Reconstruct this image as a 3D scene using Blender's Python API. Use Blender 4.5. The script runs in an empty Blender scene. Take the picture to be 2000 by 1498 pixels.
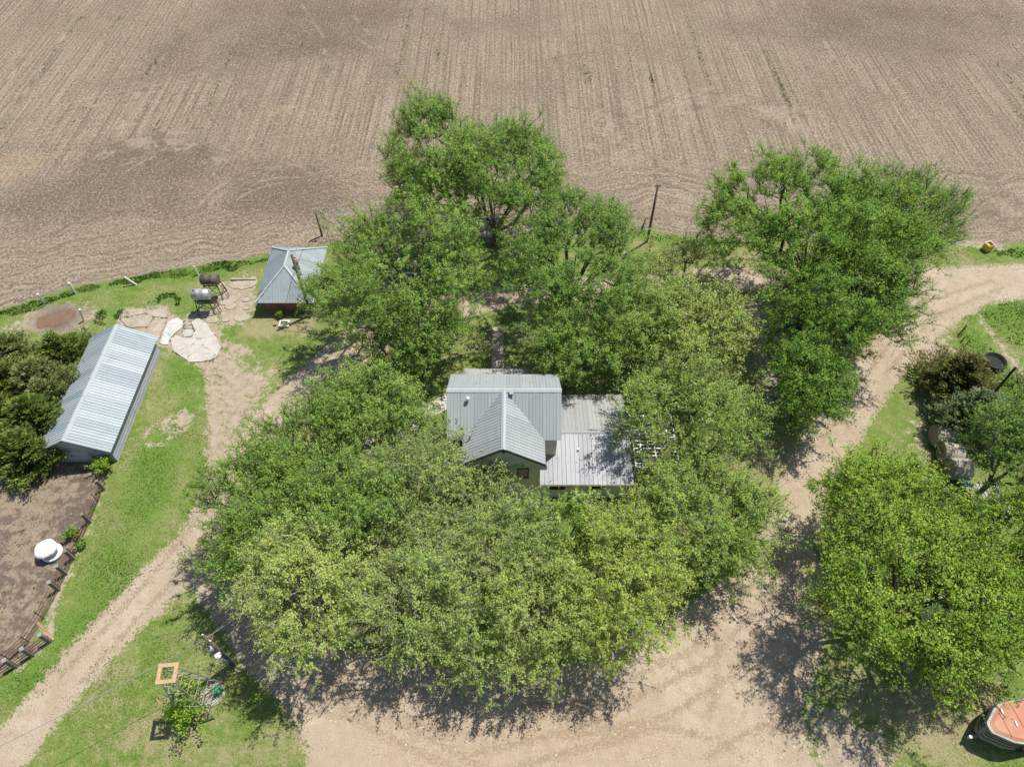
import bpy, math
import numpy as np
from mathutils import Vector

# ------------------------------------------------------------------ camera, sky, sun, exposure
SC = bpy.context.scene
COL = SC.collection
EYE_H, PITCH, FOC = 44.0, math.radians(52), 1387.0        # drone height (m), tilt below horizon, focal length in px of a 2000 px wide frame
cd = bpy.data.cameras.new('camera'); cam = bpy.data.objects.new('camera', cd); COL.objects.link(cam)
cam.location = (0, 0, EYE_H); cam.rotation_euler = (math.pi/2 - PITCH, 0, 0)
cd.sensor_width = 36; cd.lens = 36*FOC/2000; cd.clip_start = 0.5; cd.clip_end = 4000
SC.camera = cam
SUN_AZ, SUN_EL = math.radians(38.9), math.radians(65.0)    # azimuth from +X towards +Y
wd = bpy.data.worlds.new('World'); SC.world = wd; wd.use_nodes = True
nt = wd.node_tree; nt.nodes.clear()
sky = nt.nodes.new('ShaderNodeTexSky'); sky.sky_type = 'NISHITA'; sky.sun_disc = False
sky.sun_elevation = SUN_EL; sky.sun_rotation = math.pi/2 - SUN_AZ
bg = nt.nodes.new('ShaderNodeBackground'); bg.inputs[1].default_value = 0.095
wo = nt.nodes.new('ShaderNodeOutputWorld')
nt.links.new(sky.outputs[0], bg.inputs[0]); nt.links.new(bg.outputs[0], wo.inputs[0])
sl = bpy.data.lights.new('sun', 'SUN'); sl.energy = 4.85; sl.angle = math.radians(0.53); sl.color = (1, 0.94, 0.85)
sun = bpy.data.objects.new('sun', sl); COL.objects.link(sun)
sd = Vector((-math.cos(SUN_AZ)*math.cos(SUN_EL), -math.sin(SUN_AZ)*math.cos(SUN_EL), -math.sin(SUN_EL)))
sun.rotation_euler = sd.to_track_quat('-Z', 'Y').to_euler(); sun.location = (60, 50, 120)
SC.view_settings.view_transform = 'Standard'; SC.view_settings.look = 'None'
SC.view_settings.exposure = 0.25; SC.view_settings.gamma = 1
SC.render.engine = 'CYCLES'
SC.cycles.max_bounces = 5; SC.cycles.diffuse_bounces = 3; SC.cycles.transparent_max_bounces = 6
SC.cycles.use_denoising = True; SC.cycles.use_adaptive_sampling = True; SC.cycles.adaptive_threshold = 0.02

# ------------------------------------------------------------------ helpers
CP, SP = math.cos(PITCH), math.sin(PITCH)
def at(px, py, z=0.0):
    """surveyed spot: point of the 2000 px photograph carried to height z above the flat ground"""
    x = (px-1000)/FOC; y = -(py-749)/FOC
    d = (x, CP + y*SP, -SP + y*CP)
    t = (z-EYE_H)/d[2]
    return np.array([d[0]*t, d[1]*t, z])
def at2(pts): return np.array([at(p[0], p[1])[:2] for p in pts])
def depth(p): return p[1]*CP + (EYE_H-p[2])*SP

class MB:
    def __init__(s): s.v = []; s.f = []
    def add(s, verts, faces):
        o = len(s.v); s.v += [tuple(map(float, p)) for p in verts]; s.f += [tuple(i+o for i in f) for f in faces]; return s
    def box(s, c, size, rz=0.0):
        cx, cy, cz = c; a, b, h = size[0]/2, size[1]/2, size[2]/2; co, si = math.cos(rz), math.sin(rz)
        P = [(cx+x*co-y*si, cy+x*si+y*co, cz+z) for z in (-h, h) for x, y in ((-a, -b), (a, -b), (a, b), (-a, b))]
        return s.add(P, [(3, 2, 1, 0), (4, 5, 6, 7), (0, 1, 5, 4), (1, 2, 6, 5), (2, 3, 7, 6), (3, 0, 4, 7)])
    def tube(s, p, q, r0, r1=None, n=6):
        r1 = r0 if r1 is None else r1
        p = Vector(p); q = Vector(q); d = (q-p).normalized(); a = d.orthogonal().normalized(); b = d.cross(a)
        P = []
        for c, r in ((p, r0), (q, r1)):
            for i in range(n):
                t = 2*math.pi*i/n; P.append(c + a*(r*math.cos(t)) + b*(r*math.sin(t)))
        F = [(i, (i+1) % n, n+(i+1) % n, n+i) for i in range(n)] + [tuple(range(n-1, -1, -1)), tuple(range(n, 2*n))]
        return s.add(P, F)
    def bar(s, p, q, w, h):
        p = Vector(p); q = Vector(q); d = (q-p).normalized()
        up = Vector((0, 0, 1)) if abs(d.z) < .9 else Vector((1, 0, 0))
        a = d.cross(up).normalized()*(w/2); b = a.cross(d).normalized()*(h/2)
        P = [c+x*a+y*b for c in (p, q) for x, y in ((-1, -1), (1, -1), (1, 1), (-1, 1))]
        return s.add(P, [(0, 1, 2, 3), (7, 6, 5, 4), (0, 4, 5, 1), (1, 5, 6, 2), (2, 6, 7, 3), (3, 7, 4, 0)])
    def lathe(s, c, prof, n=20, squash=1.0):
        P = []; m = len(prof)
        for r, z in prof:
            for i in range(n):
                t = 2*math.pi*i/n; P.append((c[0]+r*math.cos(t), c[1]+r*squash*math.sin(t), c[2]+z))
        F = [(k*n+i, k*n+(i+1) % n, (k+1)*n+(i+1) % n, (k+1)*n+i) for k in range(m-1) for i in range(n)]
        F += [tuple(range(n-1, -1, -1)), tuple(range((m-1)*n, m*n))]
        return s.add(P, F)
    def prism(s, poly, z0, z1):
        n = len(poly); P = [(x, y, z0) for x, y in poly] + [(x, y, z1) for x, y in poly]
        return s.add(P, [tuple(range(n-1, -1, -1)), tuple(range(n, 2*n))] + [(i, (i+1) % n, n+(i+1) % n, n+i) for i in range(n)])
    def extr(s, poly3, vec):
        n = len(poly3); P = [Vector(p) for p in poly3]; P += [p+Vector(vec) for p in P]
        return s.add(P, [tuple(range(n-1, -1, -1)), tuple(range(n, 2*n))] + [(i, (i+1) % n, n+(i+1) % n, n+i) for i in range(n)])
    def build(s, name, mat, parent=None, smooth=False, recalc=True):
        me = bpy.data.meshes.new(name); me.from_pydata(s.v, [], s.f)
        if recalc:
            import bmesh
            bm = bmesh.new(); bm.from_mesh(me); bmesh.ops.recalc_face_normals(bm, faces=bm.faces); bm.to_mesh(me); bm.free()
        me.materials.append(mat)
        if smooth: me.polygons.foreach_set('use_smooth', [True]*len(me.polygons))
        return link(name, me, parent)
def link(name, me, parent=None):
    o = bpy.data.objects.new(name, me); COL.objects.link(o)
    if parent is not None:
        o.parent = parent; o.matrix_parent_inverse = parent.matrix_world.inverted()
    return o
def tag(o, label=None, cat=None, group=None, kind=None):
    if label: o['label'] = label
    if cat: o['category'] = cat
    if group: o['group'] = group
    if kind: o['kind'] = kind
    return o
def thing(name, loc, label, cat, group=None):
    o = bpy.data.objects.new(name, None); COL.objects.link(o); o.location = tuple(map(float, loc)); o.empty_display_size = .3
    o.matrix_world = __import__('mathutils').Matrix.Translation(o.location)
    return tag(o, label, cat, group)
def raw_mesh(name, V, F, k, mat, attrs=None):
    """V (n,3) float, F (m*k,) index array of k-gons"""
    me = bpy.data.meshes.new(name); n = len(V); m = len(F)//k
    me.vertices.add(n); me.vertices.foreach_set('co', np.ascontiguousarray(V, dtype=np.float32).ravel())
    me.loops.add(m*k); me.loops.foreach_set('vertex_index', np.ascontiguousarray(F, dtype=np.int32))
    me.polygons.add(m); me.polygons.foreach_set('loop_start', np.arange(0, m*k, k, dtype=np.int32))
    me.polygons.foreach_set('loop_total', np.full(m, k, dtype=np.int32))
    me.update(calc_edges=True)
    for an, av in (attrs or {}).items():
        a = me.attributes.new(an, 'FLOAT', 'POINT'); a.data.foreach_set('value', np.ascontiguousarray(av, dtype=np.float32))
    me.materials.append(mat)
    return me

# ------------------------------------------------------------------ materials
class NT:
    def __init__(s, name):
        s.m = bpy.data.materials.new(name); s.m.use_nodes = True; s.t = s.m.node_tree; s.t.nodes.clear()
        s.out = s.t.nodes.new('ShaderNodeOutputMaterial'); s._tc = None
    def N(s, kind, **kw):
        n = s.t.nodes.new(kind)
        for k, v in kw.items():
            setattr(n, k, v)
        return n
    def L(s, a, b): s.t.links.new(a, b)
    def put(s, sock, v):
        if isinstance(v, bpy.types.NodeSocket): s.L(v, sock)
        elif isinstance(v, (tuple, list)) and len(v) == 3 and sock.type == 'RGBA': sock.default_value = (*v, 1)
        else: sock.default_value = v
    def pos(s):
        if s._tc is None: s._tc = s.N('ShaderNodeTexCoord').outputs['Object']
        return s._tc
    def attr(s, name): return s.N('ShaderNodeAttribute', attribute_name=name).outputs['Fac']
    def noise(s, scale, detail=3, rough=.55, vec=None, dist=0):
        n = s.N('ShaderNodeTexNoise'); s.put(n.inputs['Vector'], vec or s.pos())
        n.inputs['Scale'].default_value = scale; n.inputs['Detail'].default_value = detail
        n.inputs['Roughness'].default_value = rough; n.inputs['Distortion'].default_value = dist
        return n.outputs['Fac']
    def vor(s, scale, vec=None, feat='F1'):
        n = s.N('ShaderNodeTexVoronoi', feature=feat); s.put(n.inputs['Vector'], vec or s.pos()); n.inputs['Scale'].default_value = scale
        return n.outputs['Distance']
    def math(s, op, a, b=0.0, c=0.0, clamp=False):
        n = s.N('ShaderNodeMath', operation=op, use_clamp=clamp); s.put(n.inputs[0], a); s.put(n.inputs[1], b); s.put(n.inputs[2], c); return n.outputs[0]
    def ss(s, v, lo, hi, a=0.0, b=1.0):
        n = s.N('ShaderNodeMapRange', interpolation_type='SMOOTHSTEP'); s.put(n.inputs[0], v)
        for i, q in ((1, lo), (2, hi), (3, a), (4, b)): n.inputs[i].default_value = q
        return n.outputs[0]
    def mix(s, f, a, b, mode='MIX'):
        n = s.N('ShaderNodeMix', data_type='RGBA', blend_type=mode); s.put(n.inputs[0], f); s.put(n.inputs[6], a); s.put(n.inputs[7], b); return n.outputs[2]
    def ramp(s, f, stops):
        n = s.N('ShaderNodeValToRGB'); s.put(n.inputs[0], f); e = n.color_ramp.elements
        while len(e) < len(stops): e.new(.5)
        for q, (p, c) in zip(e, stops): q.position = p; q.color = (*c, 1)
        return n.outputs[0]
    def scaled(s, v, sc, rot=(0, 0, 0)):
        n = s.N('ShaderNodeMapping'); s.put(n.inputs[0], v); n.inputs['Scale'].default_value = sc; n.inputs['Rotation'].default_value = rot; return n.outputs[0]
    def bump(s, h, strength=.5, dist=.05):
        n = s.N('ShaderNodeBump'); s.put(n.inputs['Height'], h); n.inputs['Strength'].default_value = strength; n.inputs['Distance'].default_value = dist; return n.outputs[0]
    def pbr(s, col, rough=.8, metal=0.0, normal=None, spec=.3):
        n = s.N('ShaderNodeBsdfPrincipled'); s.put(n.inputs['Base Color'], col); s.put(n.inputs['Roughness'], rough)
        s.put(n.inputs['Metallic'], metal); n.inputs['Specular IOR Level'].default_value = spec
        if normal is not None: s.L(normal, n.inputs['Normal'])
        s.L(n.outputs[0], s.out.inputs[0]); return n

def simple(name, c1, c2, scale=3.0, rough=.8, metal=0.0, spec=.3, stretch=(1, 1, 1), bump=0.0, fine=18.0, dark=.25, crack=0.0):
    m = NT(name); v = m.scaled(m.pos(), stretch)
    f = m.ss(m.noise(scale, 5, .65, v), .32, .68)
    col = m.mix(f, c1, c2)
    g = m.noise(fine, 3, .6, v)
    col = m.mix(m.math('MULTIPLY', m.ss(g, .4, .75), dark), col, tuple(.35*q for q in c1))
    if crack:
        wv = m.N('ShaderNodeVectorMath', operation='ADD'); m.put(wv.inputs[0], m.pos()); sc_ = m.N('ShaderNodeVectorMath', operation='SCALE')
        nn = m.N('ShaderNodeTexNoise'); m.put(nn.inputs['Vector'], m.pos()); nn.inputs['Scale'].default_value = 2.2; m.L(nn.outputs[1], sc_.inputs[0]); sc_.inputs[3].default_value = .7; m.L(sc_.outputs[0], wv.inputs[1])
        ed = m.vor(crack, wv.outputs[0], 'DISTANCE_TO_EDGE')
        col = m.mix(m.math('MULTIPLY', m.ss(ed, .028, .008), m.ss(m.noise(1.3, 2), .45, .6, 0, .75)), col, (.14, .16, .08))
        col = m.mix(m.ss(m.noise(.8, 4, .7), .55, .72, 0, .5), col, (.34, .28, .20))
    nm = m.bump(m.noise(fine, 3, .6, v), bump, .03) if bump else None
    m.pbr(col, rough, metal, nm, spec); return m.m

def sheet_metal(name, c1, c2, rough=.42, metal=.35, streak=(6, .5, .5), rust=0.0):
    m = NT(name)
    info = m.N('ShaderNodeObjectInfo').outputs['Random']
    v = m.scaled(m.pos(), streak)
    f = m.math('ADD', m.math('MULTIPLY', m.noise(1.0, 5, .6, v), .75), m.math('MULTIPLY', info, .5))
    col = m.mix(m.ss(f, .35, .95), c1, c2)
    st = m.ss(m.noise(.9, 6, .7), .55, .75)
    col = m.mix(m.math('MULTIPLY', st, .34), col, tuple(.45*q for q in c1))
    if rust: col = m.mix(m.math('MULTIPLY', m.ss(m.noise(1.6, 6, .75), .6, .72), rust), col, (.22, .10, .05))
    m.pbr(col, m.ss(m.noise(2.5, 4), .3, .7, rough-.08, rough+.12), metal, m.bump(m.noise(3.5, 2), .12, .03), .18); return m.m

M = {}
M['roof_blue'] = sheet_metal('painted_roof_metal', (.29, .32, .33), (.35, .38, .385), .55, .0)
M['roof_galv'] = sheet_metal('galvanised_roof_metal', (.34, .36, .385), (.43, .45, .475), .6, .0, (5, .4, .4))
M['shed_metal'] = sheet_metal('shed_roof_metal', (.30, .36, .39), (.42, .475, .50), .6, .0, (.4, 4, .4))
M['brick_roof'] = sheet_metal('hip_roof_metal', (.27, .325, .345), (.33, .39, .41), .55, .0, (2, 2, 1))
M['shed_wall'] = sheet_metal('shed_wall_metal', (.30, .33, .36), (.42, .44, .47), .6, .0, (.3, .3, 5), .25)
M['ridge'] = sheet_metal('ridge_metal', (.35, .40, .415), (.44, .48, .495), .6, 0)
M['fascia'] = simple('dark_fascia', (.05, .045, .04), (.08, .07, .06), 4)
M['white'] = simple('white_paint', (.72, .72, .70), (.80, .80, .78), 2, .5, dark=.12)
M['white_worn'] = simple('worn_white_paint', (.55, .55, .53), (.74, .74, .72), 3, .6, dark=.35)
M['concrete'] = simple('pale_concrete', (.42, .395, .35), (.52, .495, .45), 1.1, .9, bump=.25, fine=14, dark=.3, crack=.55)
M['concrete_tan'] = simple('dusty_concrete', (.34, .29, .225), (.44, .39, .32), .9, .95, bump=.3, fine=9, dark=.35, crack=.8)
M['stone'] = simple('flat_stone', (.33, .285, .225), (.42, .37, .30), 2, .95, bump=.3, dark=.3)
M['pole'] = simple('weathered_pole_wood', (.13, .10, .08), (.21, .175, .145), 4, .9, stretch=(4, 4, .4), dark=.4)
M['old_wood'] = simple('old_grey_wood', (.17, .14, .115), (.27, .235, .20), 4, .9, stretch=(3, 3, .5), bump=.3, dark=.4)
M['new_wood'] = simple('orange_stained_wood', (.42, .29, .165), (.52, .37, .225), 3, .7, stretch=(.6, 4, 4), dark=.2)
M['steel'] = simple('grey_galvanised_steel', (.30, .31, .32), (.42, .43, .44), 5, .45, .4, .4)
M['rust_pipe'] = simple('rusty_pipe', (.10, .05, .035), (.18, .10, .07), 6, .8, .2)
M['dark_iron'] = simple('dark_iron', (.06, .055, .05), (.11, .095, .085), 6, .7, .3)
M['tank_rust'] = simple('rust_brown_tank', (.11, .085, .08), (.21, .15, .135), 2.2, .65, .25, stretch=(.6, 2, 2), dark=.4)
M['tank_grey'] = simple('silver_grey_tank', (.34, .34, .34), (.52, .52, .53), 2.2, .5, .35, stretch=(.6, 2, 2), dark=.5)
M['plastic_white'] = simple('white_plastic', (.76, .76, .76), (.82, .82, .81), 2, .35, dark=.05)
M['yellow'] = simple('yellow_plastic', (.62, .47, .03), (.70, .55, .05), 2, .4, dark=.15)
M['pink'] = simple('pink_label', (.70, .18, .32), (.75, .28, .42), 6, .5, dark=.1)
M['black_rubber'] = simple('black_rubber', (.03, .03, .032), (.06, .06, .06), 3, .7)
M['water_dark'] = simple('dark_tank_water', (.02, .025, .02), (.03, .035, .025), 1, .08, spec=.5, dark=0)
M['puddle'] = simple('brown_puddle_water', (.17, .105, .065), (.22, .14, .09), .8, .12, spec=.4, dark=.1, fine=4)
M['glass'] = simple('dark_window_glass', (.02, .025, .03), (.05, .055, .06), 1, .08, spec=.6, dark=0)
M['orange'] = simple('faded_orange_roof', (.42, .17, .10), (.47, .27, .18), .7, .6, fine=2, dark=.06)
M['trailer'] = simple('grey_green_trailer_metal', (.20, .21, .195), (.29, .30, .285), 2, .55, .2)
M['clay'] = simple('orange_clay', (.50, .16, .06), (.55, .22, .10), 5, .8)
M['green_lid'] = simple('green_well_lid', (.03, .26, .10), (.05, .32, .14), 3, .5)
M['hose'] = simple('pale_green_hose', (.42, .55, .36), (.5, .6, .42), 3, .5)
M['hay'] = simple('grey_weathered_hay', (.30, .27, .22), (.44, .40, .34), 2.5, .95, stretch=(1, 1, 1), bump=.6, fine=22, dark=.45)
M['hay_end'] = simple('brown_hay_end', (.28, .225, .15), (.38, .31, .21), 4, .95, bump=.6, fine=25, dark=.4)
M['blue'] = simple('blue_tarp', (.03, .14, .55), (.05, .2, .65), 3, .5)
M['boards'] = simple('grey_boards', (.30, .28, .25), (.44, .42, .38), 3, .9, stretch=(6, .5, 1))

def siding(name, c):
    m = NT(name); w = m.N('ShaderNodeTexWave', wave_type='BANDS', bands_direction='Z', wave_profile='SAW'); m.put(w.inputs[0], m.pos()); w.inputs['Scale'].default_value = 1.6
    col = m.mix(m.ss(m.noise(1.2, 4), .3, .7), c, tuple(.86*q for q in c))
    m.pbr(col, .6, 0, m.bump(w.outputs[1], .5, .02)); return m.m
M['siding'] = siding('pale_sage_siding', (.64, .65, .54))

def brick_mat():
    m = NT('red_brick'); b = m.N('ShaderNodeTexBrick')
    sx = m.N('ShaderNodeSeparateXYZ'); m.put(sx.inputs[0], m.pos()); cb = m.N('ShaderNodeCombineXYZ')
    m.put(cb.inputs[0], m.math('ADD', sx.outputs[0], sx.outputs[1])); m.put(cb.inputs[1], sx.outputs[2])
    m.put(b.inputs['Vector'], cb.outputs[0]); b.inputs['Scale'].default_value = 1
    b.inputs['Brick Width'].default_value = .24; b.inputs['Row Height'].default_value = .085; b.inputs['Mortar Size'].default_value = .012
    b.inputs['Color1'].default_value = (.44, .13, .07, 1); b.inputs['Color2'].default_value = (.32, .10, .06, 1); b.inputs['Mortar'].default_value = (.26, .22, .18, 1)
    m.pbr(b.outputs[0], .9, 0, m.bump(b.outputs[1], -.4, .01)); return m.m
M['brick'] = brick_mat()

def leaf_mat(name, dark, mid, light, trans=.42, rough=.55):
    m = NT(name); t = m.attr('tone'); r = m.N('ShaderNodeObjectInfo').outputs['Random']
    t2 = m.math('ADD', t, m.math('MULTIPLY', m.math('SUBTRACT', r, .5), .16))
    col = m.ramp(t2, [(.05, dark), (.5, mid), (.95, light)])
    p = m.pbr(col, rough, 0, None, .35)
    tr = m.N('ShaderNodeBsdfTranslucent'); m.put(tr.inputs[0], m.mix(.5, col, light))
    mx = m.N('ShaderNodeMixShader'); mx.inputs[0].default_value = trans
    m.L(p.outputs[0], mx.inputs[1]); m.L(tr.outputs[0], mx.inputs[2]); m.L(mx.outputs[0], m.out.inputs[0]); return m.m
LEAF = {
    'elm': leaf_mat('elm_leaves', (.115, .225, .03), (.235, .40, .06), (.41, .56, .12)),
    'deep': leaf_mat('deep_elm_leaves', (.09, .195, .025), (.19, .345, .05), (.33, .49, .10)),
    'lime': leaf_mat('lime_leaves', (.22, .32, .055), (.39, .51, .115), (.58, .68, .20)),
    'yellow': leaf_mat('yellow_green_leaves', (.22, .32, .04), (.39, .52, .08), (.58, .68, .15)),
    'grey': leaf_mat('sparse_sage_leaves', (.185, .285, .055), (.33, .46, .11), (.50, .61, .19)),
    'maple': leaf_mat('maple_leaves', (.08, .195, .018), (.19, .365, .038), (.36, .52, .078)),
    'maple_lime': leaf_mat('fresh_maple_leaves', (.12, .25, .018), (.26, .43, .038), (.47, .59, .08)),
    'fresh': leaf_mat('fresh_green_leaves', (.165, .275, .038), (.30, .45, .08), (.48, .60, .15)),
    'cedar': leaf_mat('cedar_foliage', (.085, .14, .028), (.195, .28, .055), (.42, .47, .12), .25, .6),
    'cedar_pale': leaf_mat('pale_cedar_foliage', (.125, .165, .055), (.275, .33, .115), (.48, .53, .21), .25, .6),
    'cedar_grey': leaf_mat('blue_grey_cedar_foliage', (.10, .15, .075), (.23, .30, .145), (.40, .48, .25), .25, .6),
    'cedar_brown': leaf_mat('brownish_cedar_foliage', (.09, .10, .03), (.22, .23, .07), (.39, .39, .14), .25, .6),
}
def bark_mat(name, a, b):
    m = NT(name); col = m.mix(m.ss(m.noise(5, 4, .7, m.scaled(m.pos(), (1, 1, .3))), .3, .7), a, b)
    m.pbr(col, .95, 0, m.bump(m.noise(14, 3), .4, .03), .1); return m.m
M['bark'] = bark_mat('grey_bark', (.10, .085, .07), (.19, .165, .14))
M['bark_pale'] = bark_mat('pale_twig_bark', (.22, .20, .17), (.34, .31, .27))
M['bark_dark'] = bark_mat('dark_bark', (.05, .04, .033), (.10, .08, .065))
def grass_mat(name, dark, mid, light):
    m = NT(name); t = m.attr('tone'); col = m.ramp(t, [(.0, dark), (.5, mid), (1, light)])
    p = m.pbr(col, .7, 0, None, .2); tr = m.N('ShaderNodeBsdfTranslucent'); m.put(tr.inputs[0], col)
    mx = m.N('ShaderNodeMixShader'); mx.inputs[0].default_value = .3
    m.L(p.outputs[0], mx.inputs[1]); m.L(tr.outputs[0], mx.inputs[2]); m.L(mx.outputs[0], m.out.inputs[0]); return m.m
M['grass'] = grass_mat('grass_blades', (.08, .16, .022), (.17, .25, .048), (.34, .35, .14))
M['weeds'] = grass_mat('tall_weeds', (.045, .125, .02), (.10, .21, .035), (.22, .29, .08))

# ------------------------------------------------------------------ ground: one gridded sheet cut into field, drive, pen and lawn
def sd_poly(P, poly):
    poly = np.asarray(poly); d = np.full(len(P), 1e9); ins = np.zeros(len(P), bool)
    for a, b in zip(poly, np.roll(poly, -1, 0)):
        ab = b-a; t = np.clip(((P-a)@ab)/max(ab@ab, 1e-9), 0, 1)
        d = np.minimum(d, np.hypot(*(P-a-t[:, None]*ab).T))
        c = (a[1] > P[:, 1]) != (b[1] > P[:, 1])
        with np.errstate(divide='ignore', invalid='ignore'):
            xi = (b[0]-a[0])*(P[:, 1]-a[1])/(b[1]-a[1]) + a[0]
        ins ^= c & (P[:, 0] < xi)
    return np.where(ins, d, -d)
def sd_line(P, pts):
    pts = [(*at(p[0], p[1])[:2], p[2]) for p in pts]; s = np.full(len(P), -1e9)
    for a, b in zip(pts, pts[1:]):
        A = np.array(a[:2]); ab = np.array(b[:2])-A; t = np.clip(((P-A)@ab)/max(ab@ab, 1e-9), 0, 1)
        s = np.maximum(s, a[2]+(b[2]-a[2])*t - np.hypot(*(P-A-t[:, None]*ab).T))
    return s
def blob(P, px, py, rx, ry):
    c = at(px, py)[:2]; return np.exp(-(((P[:, 0]-c[0])/rx)**2 + ((P[:, 1]-c[1])/ry)**2))
FIELD_EDGE = [(-700, 800), (-200, 660), (0, 606), (60, 588), (140, 562), (260, 541), (380, 521), (500, 503), (640, 478), (800, 470), (1000, 468), (1180, 462), (1270, 452), (1330, 462),
              (1420, 470), (1600, 478), (1750, 476), (1850, 466), (1890, 470), (1950, 478), (2000, 474), (2200, 470), (2900, 470)]
FIELD_POLY = np.vstack([at2(FIELD_EDGE), [[900, 60], [900, 1200], [-900, 1200], [-900, 30]]])
PEN_POLY = at2([(-420, 880), (40, 905), (110, 900), (215, 902), (203, 945), (176, 1018), (143, 1090), (112, 1152), (85, 1205), (62, 1248), (92, 1256), (60, 1283), (28, 1306), (-30, 1345), (-420, 1600)])
COURT = at2([(560, 1600), (598, 1480), (572, 1410), (540, 1355), (500, 1300), (470, 1210), (440, 1130), (520, 1220), (700, 1270), (900, 1300), (1150, 1290), (1300, 1210), (1420, 1120), (1500, 1060),
             (1600, 1090), (1640, 1180), (1590, 1330), (1570, 1400), (1600, 1500), (1640, 1700)])
L1 = [(2300, 540, 2.2), (2050, 546, 2.2), (1850, 550, 1.9), (1600, 545, 1.5), (1400, 545, 1.5), (1200, 555, 1.3), (1000, 578, 1.4), (820, 612, 1.7), (710, 665, 2.1), (630, 728, 1.9), (540, 800, 1.5),
      (485, 870, 1.3), (445, 960, 1.4), (395, 1050, 1.6), (315, 1135, 1.75), (205, 1245, 1.5), (95, 1370, 1.5), (15, 1470, 1.5), (-200, 1700, 1.5)]
L2 = [(2010, 548, 2.2), (1900, 562, 2.1), (1810, 615, 2.1), (1745, 685, 1.9), (1685, 760, 1.8), (1625, 850, 1.9), (1575, 945, 1.8), (1552, 1030, 1.9), (1520, 1120, 2.0), (1460, 1230, 3.0)]
L3 = [(385, 1080, 1.7), (455, 1180, 1.5), (520, 1270, 1.6), (600, 1330, 1.8)]
SLABS_BARE = at2([(240, 605), (330, 598), (345, 625), (410, 600), (430, 650), (440, 700), (390, 715), (340, 690), (300, 670), (225, 640)])
def ground_masks(P):
    A = {}
    fs = sd_poly(P, FIELD_POLY)
    A['field'] = np.clip(fs, -3, 22)
    dr = np.maximum.reduce([sd_line(P, L1), sd_line(P, L2), sd_line(P, L3), sd_poly(P, COURT),
                            sd_poly(P, at2([(612, 545), (645, 545), (668, 590), (622, 594)]))])
    A['drive'] = np.clip(dr, -4, 4)
    A['pen'] = np.clip(sd_poly(P, PEN_POLY), -3, 3)
    c1, c2 = at(312, 846)[:2], at(347, 826)[:2]
    ring = .14-np.abs(np.hypot(P[:, 0]-c1[0], P[:, 1]-c1[1])-.95)
    ring2 = .22-np.abs(np.hypot(P[:, 0]-c2[0], P[:, 1]-c2[1])-.95)
    patch = .75-np.hypot(P[:, 0]-c2[0]-.35, (P[:, 1]-c2[1]-.35))
    pud = at(112, 622)[:2]
    mud = 1-np.hypot((P[:, 0]-pud[0])/3.1, (P[:, 1]-pud[1])/1.9)
    bare = np.maximum.reduce([ring, ring2, patch, mud*1.5,
        sd_poly(P, at2([(424, 548), (500, 542), (508, 596), (482, 640), (430, 642), (404, 612)]))*.5-.1,
        sd_poly(P, at2([(388, 690), (450, 668), (488, 672), (492, 700), (530, 712), (560, 716), (520, 800), (470, 880), (440, 985), (404, 990), (408, 860), (398, 770)]))*.3-.18,
        sd_line(P, [(400, 690, .5), (418, 760, .6), (422, 850, .75), (425, 930, .9), (395, 1010, .9), (350, 1080, .8)]), sd_line(P, [(440, 690, .3), (462, 740, .3), (455, 830, .35), (452, 900, .35)]),
        sd_line(P, [(430, 668, .3), (470, 682, .55), (488, 690, .3)]), sd_line(P, [(500, 735, .25), (470, 800, .3), (462, 850, .3)]),
        sd_poly(P, SLABS_BARE)*.8+.1,
        sd_poly(P, at2([(0, 640), (60, 610), (100, 590), (160, 590), (200, 600), (150, 650), (60, 650), (0, 680)]))*.5-.1,
        sd_line(P, [(1880, 560, .2), (1920, 630, .5), (2000, 735, .6), (2060, 800, .6)])-.25,
        sd_poly(P, at2([(1775, 640), (1850, 655), (1880, 690), (1830, 770), (1830, 860), (1830, 930), (1800, 960), (1770, 870), (1790, 740)]))*.35-.15,
        sd_poly(P, at2([(1560, 1330), (1700, 1400), (1780, 1500), (1740, 1650), (1580, 1650)]))*.4-.2,
        sd_line(P, [(200, 935, .3), (178, 1015, .3), (146, 1088, .35), (112, 1160, .45), (90, 1250, .5), (30, 1312, .3)])-.15,
        sd_poly(P, at2([(1420, 560), (1540, 580), (1560, 700), (1530, 850), (1470, 800), (1440, 650)]))*.3-.25,
        sd_line(P, [(1850, 478, .3), (1900, 470, .9), (1945, 478, .7), (1960, 490, .2)])])
    A['bare'] = np.clip(bare, -2, 2)
    pud2 = np.hypot((P[:, 0]-pud[0]), (P[:, 1]-pud[1]))
    A['mud'] = np.clip(np.maximum(1.2-pud2/2.6, blob(P, 165, 660, 1.5, 1.2)-.3), 0, 1)
    A['lush'] = np.clip(np.maximum.reduce([
        sd_line(P, [(-300, 690, .5), (0, 614, .5), (75, 594, .5), (140, 569, .5), (260, 549, .45), (330, 538, .45), (500, 512, .6), (560, 500, .4)]),
        sd_line(P, [(1265, 462, .5), (1340, 472, .6), (1420, 478, .3)]), sd_line(P, [(1950, 492, .4), (2060, 500, 1.0)]),
        sd_line(P, [(1885, 655, .5), (1925, 690, .9), (1975, 760, 1.0), (2050, 830, 1)]), sd_poly(P, at2([(1880, 610), (1960, 580), (2080, 565), (2080, 690), (1990, 690), (1930, 640)]))*.5-.2,
        blob(P, 210, 612, 1.6, 1.6)*.9-.75, blob(P, 340, 585, 3, 2)*.9-.75, blob(P, 300, 930, 2.0, 6)-.5, blob(P, 230, 1120, 2.5, 3)-.5, blob(P, 365, 720, 1.6, 3)-.5, blob(P, 150, 1235, 2.5, 2)-.5, blob(P, 60, 1330, 2.5, 2)-.5]), -2, 2)
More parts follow.
